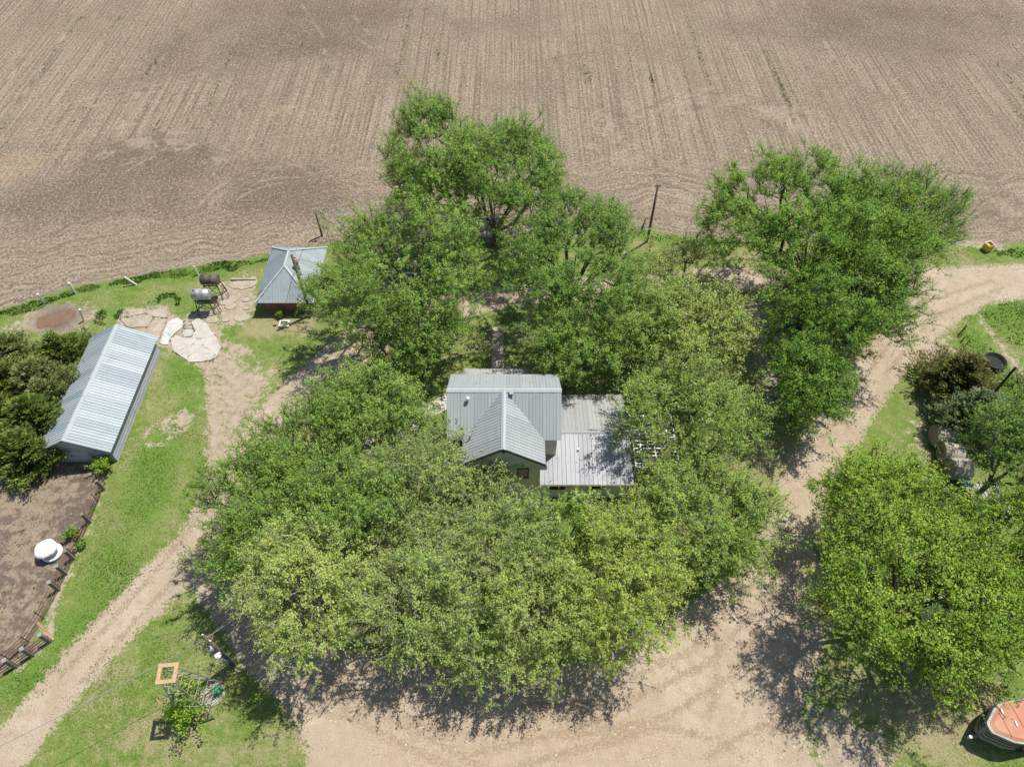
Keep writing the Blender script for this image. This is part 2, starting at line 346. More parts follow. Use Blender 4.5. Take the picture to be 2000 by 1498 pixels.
    A['dry'] = np.clip(np.maximum.reduce([blob(P, 520, 645, 2, 1.2), blob(P, 590, 640, 1.4, 1), .8*blob(P, 330, 1420, 3.5, 2.2), .6*blob(P, 470, 1480, 4, 2), .8*blob(P, 1800, 1420, 8, 4),
        .6*blob(P, 1650, 500, 18, 1.6), .8*blob(P, 1500, 900, 3, 5), .6*blob(P, 640, 1080, 12, 8), .5*blob(P, 1100, 620, 14, 4), .5*blob(P, 1850, 700, 3, 6), .5*blob(P, 310, 720, 1.2, 3), .55*blob(P, 300, 820, 1.6, 2)]), 0, 1)
    A['damp'] = np.clip(.9*blob(P, 340, 300, 6.5, 4)+.75*blob(P, 240, 340, 10, 4.5)+.95*blob(P, 545, 372, 4.2, 4.5)+.85*blob(P, 625, 385, 3.6, 5)+.8*blob(P, 250, 400, 14, 3)+.5*blob(P, 400, 50, 14, 14)+.6*blob(P, 560, 60, 12, 16)
        + .55*blob(P, 1800, 60, 24, 14)+.5*blob(P, 1650, 30, 16, 12)+.35*blob(P, 1000, 60, 20, 12)+.55*blob(P, 1290, 335, 1.6, 5)+.5*blob(P, 690, 40, 8, 10)+.4*blob(P, 60, 420, 10, 5), 0, 1)
    A['straw'] = np.clip(blob(P, 530, 222, 1.5, 1.6)+blob(P, 572, 208, 2.0, 1.2)+.8*blob(P, 268, 330, 1.6, 1.6)+.8*blob(P, 375, 50, 3, 5)+.9*blob(P, 12, 345, 3, 6)+.8*blob(P, 40, 315, 3, 2.5)+.7*blob(P, 385, 290, 1.6, 1)+.7*blob(P, 610, 145, 2, 2.5)+.5*blob(P, 1240, 200, 4, 3)+.5*blob(P, 725, 180, 3, 2), 0, 1)
    W = .22
    tr = np.full(len(P), -9.)
    for pts in ([(130, 204), (180, 190), (240, 182), (310, 180), (390, 184)], [(140, 214), (200, 203), (270, 199), (350, 200)], [(195, 312), (225, 292), (280, 278), (345, 276), (390, 290), (430, 312)], [(200, 300), (235, 280), (300, 262), (370, 258)],
                [(1190, 290), (1185, 255), (1205, 228), (1250, 212), (1310, 205)], [(1205, 285), (1202, 258), (1222, 238), (1262, 226)], [(1400, 188), (1450, 196), (1500, 220), (1540, 240)], [(1340, 210), (1420, 205), (1480, 225), (1520, 260)],
                [(1900, 436), (1935, 424), (1962, 405), (1964, 388)], [(1905, 424), (1930, 412), (1940, 398), (1938, 386)], [(965, 215), (1020, 208), (1080, 204), (1150, 212)], [(60, 98), (0, 175)], [(130, 60), (70, 150), (20, 220)], [(480, 170), (463, 232)], [(370, 60), (300, 130), (235, 250)],
                [(590, 10), (630, 70), (640, 165)], [(660, 50), (735, 100)], [(690, 30), (745, 95)], [(1600, 60), (1640, 140)], [(1510, 470), (1300, 430), (1200, 420)], [(1490, 330), (1380, 320), (1330, 320)], [(1280, 312), (1278, 372), (1310, 400)]):
        tr = np.maximum(tr, sd_line(P, [(*p, W) for p in pts]))
    for px, py, r0, r1, st_, a0, a1 in ((320, 352, 4.5, 9.5, .95, 15, 165), (330, 215, 6, 8.2, 1.0, 40, 140), (1245, 262, 2.0, 6.2, .8, 80, 265), (1420, 262, 5.5, 9.5, .9, 20, 150), (1490, 240, 3, 5, .9, -40, 80), (1600, 250, 2.5, 4.2, .8, 60, 300), (1920, 400, 2.6, 4.0, .7, -90, 60), (120, 360, 7, 12, 1.1, 30, 130), (540, 420, 5, 8, 1.0, 60, 170)):
        c = at(px, py)[:2]; dx, dy = P[:, 0]-c[0], P[:, 1]-c[1]; d = np.hypot(dx, dy); an = np.degrees(np.arctan2(dy, dx))
        ok = (((an-a0) % 360) < (a1-a0)); k = r0
        while k <= r1: tr = np.maximum(tr, np.where(ok, .17-np.abs(d-k), -9)); k += st_
    A['track'] = np.clip(tr, -1, 1)
    tt = np.full(len(P), -9.)
    for pts in ([(560, 1380), (680, 1400), (820, 1470), (900, 1510)], [(590, 1360), (720, 1385), (860, 1450), (960, 1510)], [(1000, 1350), (1200, 1340), (1350, 1270), (1470, 1140)], [(1030, 1380), (1230, 1370), (1390, 1290), (1500, 1160)], [(1540, 1030), (1500, 1180), (1430, 1320), (1300, 1400), (1100, 1440)], [(1400, 1250), (1398, 1340), (1385, 1400)], [(1600, 1380), (1480, 1420), (1380, 1480)], [(800, 1400), (860, 1430), (950, 1425), (1050, 1400), (1150, 1395), (1240, 1430)], [(930, 1470), (1020, 1450), (1130, 1420), (1190, 1400)], [(1180, 1440), (1290, 1420), (1400, 1440), (1450, 1480)], [(1010, 1498), (1120, 1465), (1240, 1440)], [(470, 830), (430, 960), (300, 1120), (120, 1320)], [(500, 850), (465, 960), (340, 1130), (160, 1330)], [(1940, 548), (1800, 590), (1700, 720), (1600, 870)], [(1960, 560), (1820, 620), (1730, 730)]):
        tt = np.maximum(tt, sd_line(P, [(*p, .22) for p in pts]))
    A['rut'] = np.clip(tt, -1.5, 1)
    A['sand'] = .8*np.clip(blob(P, 960, 1470, 7, 2.2)+blob(P, 1180, 1410, 4, 1.6)+.8*blob(P, 790, 1430, 3, 1.4)+.7*blob(P, 1350, 1480, 5, 1.4)+.5*blob(P, 620, 1440, 1.2, 2.5), 0, 1)
    return A

def grid_axis(fine, lo, hi, far):
    a = np.arange(lo, hi+1e-6, fine); out = []; s = fine; q = hi
    while q < far: s *= 1.35; q += s; out.append(q)
    neg = []; s = fine; q = lo
    while q > -far: s *= 1.35; q -= s; neg.append(q)
    return np.concatenate([neg[::-1], a, out])
gx = grid_axis(.36, -74, 74, 800)
ylow = np.arange(4, 50, .26); yhi = np.arange(50, 104, .42)
ext = []; s = .42; q = yhi[-1]
while q < 1100: s *= 1.35; q += s; ext.append(q)
neg = []; s = .3; q = 4.0
while q > -500: s *= 1.5; q -= s; neg.append(q)
gy = np.concatenate([neg[::-1], ylow, yhi, ext])
XX, YY = np.meshgrid(gx, gy); GP = np.stack([XX.ravel(), YY.ravel()], 1)
MASK = ground_masks(GP)
# shallow real relief
def vnoise(P, s, seed):
    r = np.random.default_rng(seed); T = r.random((64, 64)); u = P/s; i = np.floor(u).astype(int); f = u-i; f = f*f*(3-2*f)
    g = lambda a, b: T[(i[:, 0]+a) % 64, (i[:, 1]+b) % 64]
    return (g(0, 0)*(1-f[:, 0])+g(1, 0)*f[:, 0])*(1-f[:, 1])+(g(0, 1)*(1-f[:, 0])+g(1, 1)*f[:, 0])*f[:, 1]
GZ = -.03+.03*vnoise(GP, 3.1, 1)
rough_soil = np.clip(MASK['pen'], 0, 1)
GZ += rough_soil*(.09*(vnoise(GP, .75, 2)-.6)+.10*(vnoise(GP, 1.9, 3)-.7))
fi = np.clip(MASK['field']/1.5, 0, 1)
GZ += fi*(.06*(vnoise(GP, .9, 4)-.8))
GZ -= np.clip(MASK['mud'], 0, 1)*.10
GZ -= np.clip(MASK['rut']*2, 0, 1)*.03

def ground_mat():
    m = NT('farm_ground'); P = m.pos()
    n1, n2, n3 = m.noise(.35, 3), m.noise(1.7, 3, .6), m.noise(6.5, 2, .65)
    n4 = m.noise(17, 1, .6)
    cen = lambda n, a: m.math('MULTIPLY', m.math('SUBTRACT', n, .5), a)
    def mask(attr, w, a2, a3, e):
        v = m.math('ADD', m.attr(attr), m.math('ADD', cen(n2, a2), cen(n3, a3)))
        return m.ss(v, w-e, w+e)
    def fmix(a, b, f):
        n = m.N('ShaderNodeMix', data_type='FLOAT'); m.put(n.inputs[0], f); m.put(n.inputs[2], a); m.put(n.inputs[3], b); return n.outputs[0]
    # lawn
    g = m.mix(m.ss(n2, .3, .7), (.095, .17, .027), (.155, .225, .048))
    g = m.mix(m.ss(n1, .35, .65), g, m.mix(m.ss(n3, .3, .7), (.145, .195, .05), (.225, .25, .09)))
    dry = m.math('ADD', m.attr('dry'), m.math('ADD', cen(n1, 1.6), m.math('ADD', cen(n2, 1.4), cen(n3, 1.1))))
    g = m.mix(m.ss(dry, .1, .9, 0, .9), g, (.30, .265, .15))
    g = m.mix(m.ss(n3, .55, .75, 0, .5), g, (.06, .11, .02))
    g = m.mix(m.ss(n4, .55, .72, 0, .5), g, (.31, .34, .14))
    g = m.mix(m.ss(m.math('ADD', n3, m.math('ADD', cen(n2, .9), cen(n1, .7))), .62, .74, 0, .65), g, (.30, .25, .17))
    g = m.mix(m.ss(m.math('ADD', n4, cen(n2, .6)), .60, .72, 0, .5), g, (.34, .31, .18))
    lush = mask('lush', 0, .9, .6, .35)
    g = m.mix(m.math('MULTIPLY', lush, .65), g, m.mix(m.ss(n3, .3, .7), (.07, .155, .022), (.14, .24, .04)))
    # bare dirt
    d = m.mix(m.ss(n2, .3, .7), (.31, .26, .19), (.42, .355, .27))
    d = m.mix(m.ss(n4, .5, .72, 0, .55), d, (.20, .165, .12))
    d = m.mix(m.attr('mud'), d, m.mix(m.ss(n3, .3, .7), (.09, .072, .056), (.18, .15, .12)))
    col = m.mix(mask('bare', .08, 1.5, 1.5, .12), g, d)
    # gravel drive
    r = m.mix(m.ss(n1, .3, .7), (.385, .31, .225), (.46, .385, .295))
    r = m.mix(m.ss(n2, .35, .75, 0, .6), r, (.335, .265, .19))
    r = m.mix(m.ss(m.math('ADD', m.attr('sand'), m.math('ADD', cen(n2, .6), cen(n3, .3))), .35, .75), r, m.mix(m.ss(n2, .3, .7), (.37, .29, .20), (.43, .35, .26)))
    r = m.mix(m.ss(n4, .55, .75, 0, .55), r, (.22, .18, .135))
    r = m.mix(m.ss(n4, .42, .2, 0, .5), r, (.58, .51, .42))
    r = m.mix(m.math('MULTIPLY', mask('rut', .06, .3, 1.2, .16), .5), r, (.22, .165, .11))
    r = m.mix(m.ss(m.math('ADD', n2, m.math('ADD', cen(n1, .7), cen(n3, .6))), .66, .82, 0, .6), r, (.25, .205, .14))
    col = m.mix(mask('drive', .12, 1.5, 1.5, .18), col, r)
    # worked pen soil
    p = m.mix(m.ss(m.math('ADD', n2, cen(n1, .9)), .38, .62), (.135, .108, .085), (.28, .225, .165))
    p = m.mix(m.ss(n3, .5, .7, 0, .65), p, (.075, .064, .056))
    p = m.mix(m.ss(n4, .55, .75, 0, .5), p, (.33, .285, .23))
    col = m.mix(mask('pen', .1, .9, .5, .25), col, p)
    # crop field: rows run away from the yard, headland passes follow the edge
    sx = m.N('ShaderNodeSeparateXYZ'); m.put(sx.inputs[0], P)
    fa = m.attr('field')
    wob = cen(n1, 1.0); big = m.noise(.10, 3, .6)
    row = m.math('SINE', m.math('MULTIPLY', m.math('ADD', sx.outputs[0], m.math('MULTIPLY', wob, .12)), 2*math.pi/.52))
    hrow = m.math('SINE', m.math('MULTIPLY', m.math('ADD', fa, m.math('ADD', m.math('MULTIPLY', cen(big, 1), 7), cen(n2, .3))), 2*math.pi/.75))
    edge = m.ss(m.math('ADD', fa, cen(n1, 6)), 8, 15)
    st = m.noise(1.1, 4, .75, m.scaled(P, (2.4, .03, 1)))
    cb = m.N('ShaderNodeCombineXYZ'); m.put(cb.inputs[0], m.math('MULTIPLY', m.math('ADD', fa, m.math('MULTIPLY', cen(big, 1), 7)), 2.6)); m.put(cb.inputs[1], m.math('MULTIPLY', sx.outputs[0], .10))
    sth = m.noise(.9, 4, .75, cb.outputs[0])
    rows = fmix(hrow, row, edge); streak = fmix(sth, st, edge)
    grain = m.noise(4.6, 3, .8)
    f = m.mix(m.ss(streak, .33, .67), (.16, .128, .094), (.345, .285, .215))
    rmod = m.math('MULTIPLY', m.ss(rows, -.3, .9), m.ss(n2, .3, .62, .08, .42))
    f = m.mix(rmod, f, (.385, .325, .25))
    f = m.mix(m.ss(big, .44, .66, 0, .5), f, (.22, .175, .13))
    f = m.mix(m.math('MULTIPLY', m.ss(m.math('ADD', m.attr('damp'), m.math('ADD', cen(n2, 1.5), m.math('ADD', cen(streak, 2.6), cen(big, 1.5)))), .22, 1.2), .66), f, (.12, .092, .07))
    f = m.mix(m.ss(grain, .52, .64, 0, .8), f, (.085, .066, .05))
    f = m.mix(m.ss(grain, .46, .34, 0, .65), f, (.52, .44, .34))
    f = m.mix(m.math('MULTIPLY', m.ss(m.math('ADD', m.attr('straw'), m.math('ADD', cen(n2, 1.3), cen(n3, 1.6))), .7, 1.5), .6), f, (.47, .36, .20))
    f = m.mix(m.math('MULTIPLY', mask('track', 0, .3, .4, .12), m.ss(n2, .3, .6, .2, .55)), f, m.mix(m.ss(n1, .42, .58), (.13, .105, .08), (.40, .34, .265)))
    fm = mask('field', .15, 1.0, .6, .3)
    col = m.mix(fm, col, f)
    # relief
    gb, nb = m.noise(4.6, 3, .8), m.noise(11, 2, .7)
    b = m.bump(m.math('ADD', m.math('MULTIPLY', gb, m.ss(fa, -.2, .5, .25, 1.0)), m.math('MULTIPLY', nb, .45)), .9, .16)
    m.pbr(col, .97, 0, b, .1); return m.m
GM = ground_mat()
ny, nx = len(gy), len(gx)
idx = np.arange(ny*nx).reshape(ny, nx)
Q = np.stack([idx[:-1, :-1], idx[:-1, 1:], idx[1:, 1:], idx[1:, :-1]], -1).reshape(-1, 4)
def fm_(k): return MASK[k][Q].mean(1)
cls = np.zeros(len(Q), int)
cls[fm_('drive') > .1] = 1
cls[fm_('pen') > .1] = 2
cls[fm_('field') > .1] = 3
GV = np.column_stack([GP, GZ])
for k, (nm, lab, cat) in enumerate([('lawn', 'green and dry patchy grass around the farmyard', 'grass'), ('gravel_drive', 'pale tan gravel drive looping round the trees', 'driveway'),
                                    ('pen_yard', 'dark trodden bare soil inside the livestock pen', 'soil'), ('crop_field', 'wide brown worked field with straight planting rows', 'field')]):
    q = Q[cls == k]; u, inv = np.unique(q.ravel(), return_inverse=True)
    me = raw_mesh(nm, GV[u], inv, 4, GM, {a: v[u] for a, v in MASK.items()})
    me.polygons.foreach_set('use_smooth', [True]*len(me.polygons))
    tag(link(nm, me), lab, cat, kind='structure')

# puddle
pd = MB(); c = at(108, 622); ring = []
for i in range(40):
    t = 2*math.pi*i/40; r = 1+.18*math.sin(2*t+.6)+.10*math.sin(5*t)+.05*math.sin(9*t+1)
    ex = 1.6*math.cos(t)*r; ey = 1.05*math.sin(t)*r
    ring.append((c[0]+ex+.45*ey, c[1]+ey+.12*ex, -.078))
pd.add(ring, [tuple(range(40))])
tag(pd.build('puddle', M['puddle'], recalc=False), 'muddy brown puddle behind the cedars at the field edge', 'puddle', kind='structure')

# ------------------------------------------------------------------ grass and weeds (uncountable)
RG = np.random.default_rng(7)
def blades(P, z, h, w, tone, rng, lean=.6):
    n = len(P); z = np.full(n, z); a = rng.uniform(0, 2*math.pi, n); dx, dy = np.cos(a)*w/2, np.sin(a)*w/2
    b = rng.uniform(0, 2*math.pi, n); l = h*lean*rng.random(n)
    V = np.empty((n, 3, 3)); V[:, 0] = np.column_stack([P[:, 0]-dx, P[:, 1]-dy, z]); V[:, 1] = np.column_stack([P[:, 0]+dx, P[:, 1]+dy, z])
    V[:, 2] = np.column_stack([P[:, 0]+np.cos(b)*l, P[:, 1]+np.sin(b)*l, z+h])
    return V.reshape(-1, 3), np.arange(3*n), np.repeat(tone, 3)
def scatter(n, box, rng): return np.column_stack([rng.uniform(box[0], box[1], n), rng.uniform(box[2], box[3], n)])
P0 = np.vstack([scatter(150000, (-45, 45, 7, 55), RG), scatter(60000, (-32, -8, 7, 32), RG), scatter(40000, (20, 48, 7, 52), RG)])
A0 = ground_masks(P0)
nz = vnoise(P0, 1.3, 21)*.6+vnoise(P0, .45, 22)*.4-.5
edgeband = (A0['drive'] > 0) & (A0['drive'] < 1.0) & (RG.random(len(P0)) < .22)
keep = (((A0['drive'] + nz*1.4 < -.05) & (A0['bare']+nz*1.6 < .05)) | edgeband) & (A0['pen']+nz < -.1) & (A0['field']+nz < .1)
keep &= (vnoise(P0, 1.9, 41)*.6+vnoise(P0, .6, 42)*.4+RG.uniform(-.25, .25, len(P0)) > .42)
keep &= ~((np.abs(P0[:, 0]+.4) < 8.5) & (P0[:, 1] > 23.5) & (P0[:, 1] < 34))
P0 = P0[keep]; A0 = {k: v[keep] for k, v in A0.items()}
dryn = np.clip(.45+.8*A0['dry']-.5*np.clip(A0['lush']+.3, 0, 1)+.9*(vnoise(P0, 2.7, 23)-.5)+RG.normal(0, .18, len(P0)), 0, 1)
hh = RG.uniform(.03, .085, len(P0))*(1+.8*np.clip(A0['lush']+.2, 0, 1))
V, F, T = blades(P0, -.02, hh, RG.uniform(.04, .10, len(P0)), dryn, RG, 1.3)
tag(link('grass', raw_mesh('grass', V, F, 3, M['grass'], {'tone': T})), 'short grass growing over the yard lawns', 'grass', kind='stuff')
P1 = np.vstack([scatter(130000, (-60, -14, 38, 56), RG), scatter(50000, (8, 60, 32, 56), RG)])
A1 = ground_masks(P1); k1 = (A1['lush']+1.0*(vnoise(P1, .9, 31)-.5) > .1) & (A1['drive'] < -.1) & (A1['bare'] < .2)
k1 &= ~((P1[:, 0] > -21.5) & (P1[:, 0] < -16.2) & (P1[:, 1] > 41.5) & (P1[:, 1] < 48.8))
P1 = P1[k1]; n1_ = len(P1); tl = np.clip(.45+1.3*(vnoise(P1, 1.5, 32)-.5)+RG.normal(0, .2, n1_), 0, 1)
V, F, T = blades(P1, -.02, RG.uniform(.07, .24, n1_)*(.4+vnoise(P1, 1.1, 33)), RG.uniform(.07, .15, n1_), tl, RG, .8)
tag(link('weed_strip', raw_mesh('weed_strip', V, F, 3, M['weeds'], {'tone': T})), 'taller green weeds along the field edge and pen', 'weeds', kind='stuff')
# sparse green weeds that follow planting rows in the field
fw = []
for (px, py, L, n) in [(150, 45, 9, 70), (225, 45, 3, 30), (300, 125, 5, 30), (288, 140, 2, 25), (455, 105, 7, 45), (430, 150, 8, 40), (415, 195, 3, 30), (590, 90, 6, 25), (635, 150, 5, 20), (800, 35, 5, 40), (788, 100, 7, 70), (773, 140, 4, 20), (868, 30, 7, 45),
                      (1360, 85, 10, 90), (1375, 130, 6, 40), (1515, 140, 7, 90), (1525, 165, 5, 80), (1532, 182, 3, 50), (1140, 135, 3, 30), (1150, 147, 2, 30), (1274, 155, 1.2, 45), (1985, 170, 5, 50), (1990, 225, 3, 30), (85, 135, 2, 15), (125, 190, 2, 20), (165, 215, 2, 15), (5, 248, 1, 15), (95, 222, 2, 15), (120, 275, 2, 12), (305, 245, 2, 20), (1605, 190, 3, 15), (1085, 115, 1, 15), (855, 108, 3, 20)]:
    c = at(px, py); fw.append(np.column_stack([c[0]+RG.normal(0, .14, n), c[1]+RG.normal(0, L*.5, n)]))
fw = np.vstack(fw); fw = fw[RG.random(len(fw)) < .75]; fw = np.repeat(fw, 3, 0)+RG.normal(0, .10, (len(fw)*3, 2))
V, F, T = blades(fw, -.03, RG.uniform(.05, .14, len(fw)), RG.uniform(.06, .15, len(fw)), np.clip(RG.normal(.5, .25, len(fw)), 0, 1), RG, 1)
tag(link('field_weeds', raw_mesh('field_weeds', V, F, 3, M['weeds'], {'tone': T})), 'scattered small green weeds in the field rows', 'weeds', kind='stuff')

# loose stones on the drive, clods on the worked soil
def stones(P, z, r, rng):
    n = len(P); a = rng.uniform(0, 2*math.pi, n); V = np.empty((n, 4, 3))
    for k in range(3):
        t = a+2*math.pi*k/3+rng.normal(0, .25, n); q = r*rng.uniform(.7, 1.3, n)
        V[:, k] = np.column_stack([P[:, 0]+np.cos(t)*q, P[:, 1]+np.sin(t)*q, np.full(n, z)])
    V[:, 3] = np.column_stack([P[:, 0]+rng.normal(0, .3, n)*r, P[:, 1]+rng.normal(0, .3, n)*r, z+r*rng.uniform(.6, 1.2, n)])
    b = (np.arange(n)*4)[:, None]; F = np.concatenate([b+np.array([q]) for q in ((0, 1, 3), (1, 2, 3), (2, 0, 3))], 1).ravel()
    return V.reshape(-1, 3), F
def tone_mat(name, c0, c1, c2):
    m = NT(name); m.pbr(m.ramp(m.attr('tone'), [(0, c0), (.5, c1), (1, c2)]), .95, 0, None, .1); return m.m
P2 = np.vstack([scatter(26000, (-40, 48, 6, 52), RG), scatter(12000, (-14, 22, 6, 18), RG)]); A2 = ground_masks(P2)
k2 = (A2['drive'] > .05) | (A2['bare'] > .15); k2 &= (vnoise(P2, 1.6, 51)+RG.uniform(-.3, .3, len(P2)) > .45) & ~((np.abs(P2[:, 0]+.4) < 8.5) & (P2[:, 1] > 23.5) & (P2[:, 1] < 34)); P2 = P2[k2]
V, F = stones(P2, -.02, .018+.05*RG.random(len(P2))**3, RG)
tag(link('gravel_stones', raw_mesh('gravel_stones', V, F, 3, tone_mat('loose_gravel', (.20, .16, .12), (.38, .32, .25), (.62, .57, .50)), {'tone': np.repeat(RG.random(len(P2)), 4)})), 'loose small stones strewn over the gravel drive', 'gravel', kind='stuff')
P3 = np.column_stack([RG.uniform(-1, 1, 62000), RG.uniform(0, 1, 62000)]); yy = 42+P3[:, 1]**1.25*58; P3 = np.column_stack([P3[:, 0]*(yy*.70+3), yy])
P3 = np.vstack([P3, scatter(5000, (-46, -27, 10, 29), RG)]); A3 = ground_masks(P3); k3 = (A3['field'] > .4) | (A3['pen'] > .3); P3 = P3[k3]; A3 = {k: v[k3] for k, v in A3.items()}
V, F = stones(P3, -.06, .03+.09*RG.random(len(P3))**2.2, RG)
tc = np.clip(RG.normal(.45, .28, len(P3))-.35*A3['damp']-.3*(A3['pen'] > 0), 0, 1)
tag(link('soil_clods', raw_mesh('soil_clods', V, F, 3, tone_mat('soil_clod', (.10, .08, .06), (.25, .20, .15), (.42, .36, .28)), {'tone': np.repeat(tc, 4)})), 'small dry clods lying on the worked field and pen soil', 'soil', kind='stuff')

# ------------------------------------------------------------------ roofs and buildings
def clip(poly, lo, hi):
    """convex 2-D polygon cut to lo <= u <= hi"""
    for sgn, lim in ((1, lo), (-1, -hi)):
        out = []
        for a, b in zip(poly, poly[1:]+poly[:1]):
            da, db = sgn*a[0]-lim, sgn*b[0]-lim
            if da >= 0: out.append(a)
            if da*db < 0:
                t = da/(da-db); out.append((a[0]+(b[0]-a[0])*t, a[1]+(b[1]-a[1])*t))
        poly = out
        if len(poly) < 3: return []
    return poly
RP = np.random.default_rng(3)
def roof_face(parent, poly3, mat, pw=.9, rib=.225, rw=.022, rh=.022, lift=.035, name='roof_panel', skip=()):
    """a roof slope of separate ribbed sheets; poly3 runs anticlockwise seen from above and its first edge is the eave"""
    P = [Vector(p) for p in poly3]; u = (P[1]-P[0]).normalized(); n = (P[1]-P[0]).cross(P[2]-P[0]).normalized(); v = n.cross(u)
    loc = [((p-P[0]).dot(u), (p-P[0]).dot(v)) for p in P]
    lo, hi = min(p[0] for p in loc), max(p[0] for p in loc); k = 0; a = lo
    while a < hi-.05:
        b = min(a+pw, hi); cutp = clip(loc, a+.004, b-.004)
        if k in skip: cutp = [(p[0], max(p[1], skip[k])) for p in cutp] if isinstance(skip, dict) else []
        if len(cutp) >= 3:
            off = lift+float(RP.uniform(-.006, .006)); mb = MB()
            W = lambda q, h: P[0]+u*q[0]+v*q[1]+n*(off+h)
            m = len(cutp); mb.add([W(q, -.02) for q in cutp]+[W(q, 0) for q in cutp], [tuple(range(m-1, -1, -1)), tuple(range(m, 2*m))]+[(i, (i+1) % m, m+(i+1) % m, m+i) for i in range(m)])
            r = a+.03
            while r < b-.02:
                seg = clip(cutp, r, r+rw)
                if len(seg) >= 3:
                    v0, v1 = min(q[1] for q in seg), max(q[1] for q in seg)
                    if v1-v0 > .1: mb.bar(W((r+rw/2, v0+.005), rh/2), W((r+rw/2, v1-.005), rh/2), rw, rh)
                r += rib
            mb.build(name, mat, parent)
        a = b; k += 1
def deck(mb, poly3, th=.10):
    P = [Vector(p) for p in poly3]; n = (P[1]-P[0]).cross(P[2]-P[0]).normalized()
    mb.extr([p for p in P], -n*th)

# ---- farmhouse
HX0, HX1, HY0, HY1, EZ, RZ = -4.30, 3.26, 25.74, 31.25, 5.0, 6.83
RY = (HY0+HY1)/2; WX0, WX1, WY0 = -3.22, 2.13, 23.86; WXM = (WX0+WX1)/2
house = thing('farmhouse', (0, 28, 0), 'pale sage farmhouse with grey-blue metal cross-gable roof amid the trees', 'house')
w = MB(); ox = .28
w.extr([(HX0+ox, HY0+.3, 0), (HX0+ox, HY1-.3, 0), (HX0+ox, HY1-.3, EZ+.14), (HX0+ox, RY, RZ-.12), (HX0+ox, HY0+.3, EZ+.14)], (HX1-HX0-2*ox, 0, 0))
wall = w.build('wall', M['siding'], house)
w = MB(); wz = EZ+.14
w.extr([(WX0+.28, WY0+.28, 0), (WX1-.28, WY0+.28, 0), (WX1-.28, WY0+.28, wz), (WXM, WY0+.28, RZ-.12), (WX0+.28, WY0+.28, wz)], (0, 2.6, 0))
w.build('wing_wall', M['siding'], house)
rf = MB(); deck(rf, [(HX0, HY0, EZ), (HX1, HY0, EZ), (HX1, RY, RZ), (HX0, RY, RZ)]); deck(rf, [(HX1, HY1, EZ), (HX0, HY1, EZ), (HX0, RY, RZ), (HX1, RY, RZ)])
roof = rf.build('roof', M['fascia'], house)
roof_face(roof, [(HX0, HY0, EZ), (HX1, HY0, EZ), (HX1, RY, RZ), (HX0, RY, RZ)], M['roof_blue'])
roof_face(roof, [(HX1, HY1, EZ), (HX0, HY1, EZ), (HX0, RY, RZ), (HX1, RY, RZ)], M['roof_blue'])
cap = MB(); s_ = (RZ-EZ)/(RY-HY0)
for sy in (-1, 1): cap.add([(HX0-.02, RY, RZ+.085), (HX1+.02, RY, RZ+.085), (HX1+.02, RY+sy*.17, RZ+.085-.17*s_), (HX0-.02, RY+sy*.17, RZ+.085-.17*s_)], [(0, 1, 2, 3)])
cap.build('ridge_cap', M['ridge'], roof, recalc=False)
wr = MB(); deck(wr, [(WX1, WY0, EZ), (WX1, RY-.05, EZ), (WXM, RY-.05, RZ), (WXM, WY0, RZ)]); deck(wr, [(WX0, RY-.05, EZ), (WX0, WY0, EZ), (WXM, WY0, RZ), (WXM, RY-.05, RZ)])
wroof = wr.build('wing_roof', M['fascia'], house)
roof_face(wroof, [(WX1, WY0, EZ), (WX1, RY-.05, EZ), (WXM, RY-.05, RZ), (WXM, WY0, RZ)], M['roof_blue'])
roof_face(wroof, [(WX0, RY-.05, EZ), (WX0, WY0, EZ), (WXM, WY0, RZ), (WXM, RY-.05, RZ)], M['roof_blue'])
cap = MB(); s_ = (RZ-EZ)/(WX1-WXM)
for sx_ in (-1, 1): cap.add([(WXM, WY0-.02, RZ+.08), (WXM, RY, RZ+.08), (WXM+sx_*.15, RY, RZ+.08-.15*s_), (WXM+sx_*.15, WY0-.02, RZ+.08-.15*s_)], [(0, 1, 2, 3)])
cap.build('ridge_cap', M['ridge'], wroof, recalc=False)
for sx_, x0 in ((1, WX1), (-1, WX0)):           # dark rake boards of the wing gable
    b = MB(); b.bar((x0, WY0-.02, EZ-.02), (WXM, WY0-.02, RZ-.02), .04, .16); b.build('rake_board', M['fascia'], wroof)
# low addition with bright front slope
AX0, AX1, AY0, AY1, AZ, ARY, ARZ = 1.86, 8.2, 23.96, 31.5, 2.3, 27.62, 2.98
w = MB(); w.extr([(AX0, AY0+.35, 0), (AX0, ARY, 0), (AX0, ARY, ARZ-.08), (AX0, AY0+.35, AZ)], (AX1-AX0-.3, 0, 0)); w.build('addition_wall', M['siding'], house)
w = MB(); w.extr([(3.05, ARY+.01, 0), (3.05, AY1-.3, 0), (3.05, AY1-.3, AZ), (3.05, ARY+.01, ARZ-.08)], (AX1-3.05-.35, 0, 0)); w.build('addition_wall', M['siding'], house)
ar = MB(); deck(ar, [(AX0, AY0, AZ), (AX1, AY0, AZ), (AX1, ARY, ARZ), (AX0, ARY, ARZ)]); deck(ar, [(AX1-.1, AY1, AZ), (3.0, AY1, AZ), (3.0, ARY+.004, ARZ-.004), (AX1-.1, ARY+.004, ARZ-.004)])
aroof = ar.build('addition_roof', M['fascia'], house)
roof_face(aroof, [(AX0, AY0, AZ), (AX1, AY0, AZ), (AX1, ARY, ARZ), (AX0, ARY, ARZ)], M['roof_galv'], rib=.30, rh=.04)
M['roof_grey'] = sheet_metal('grey_roof_metal', (.29, .295, .295), (.35, .355, .35), .6, .0)
roof_face(aroof, [(AX1-.1, AY1, AZ), (3.0, AY1, AZ), (3.0, ARY+.004, ARZ), (AX1-.1, ARY+.004, ARZ)], M['roof_grey'], rib=.26)
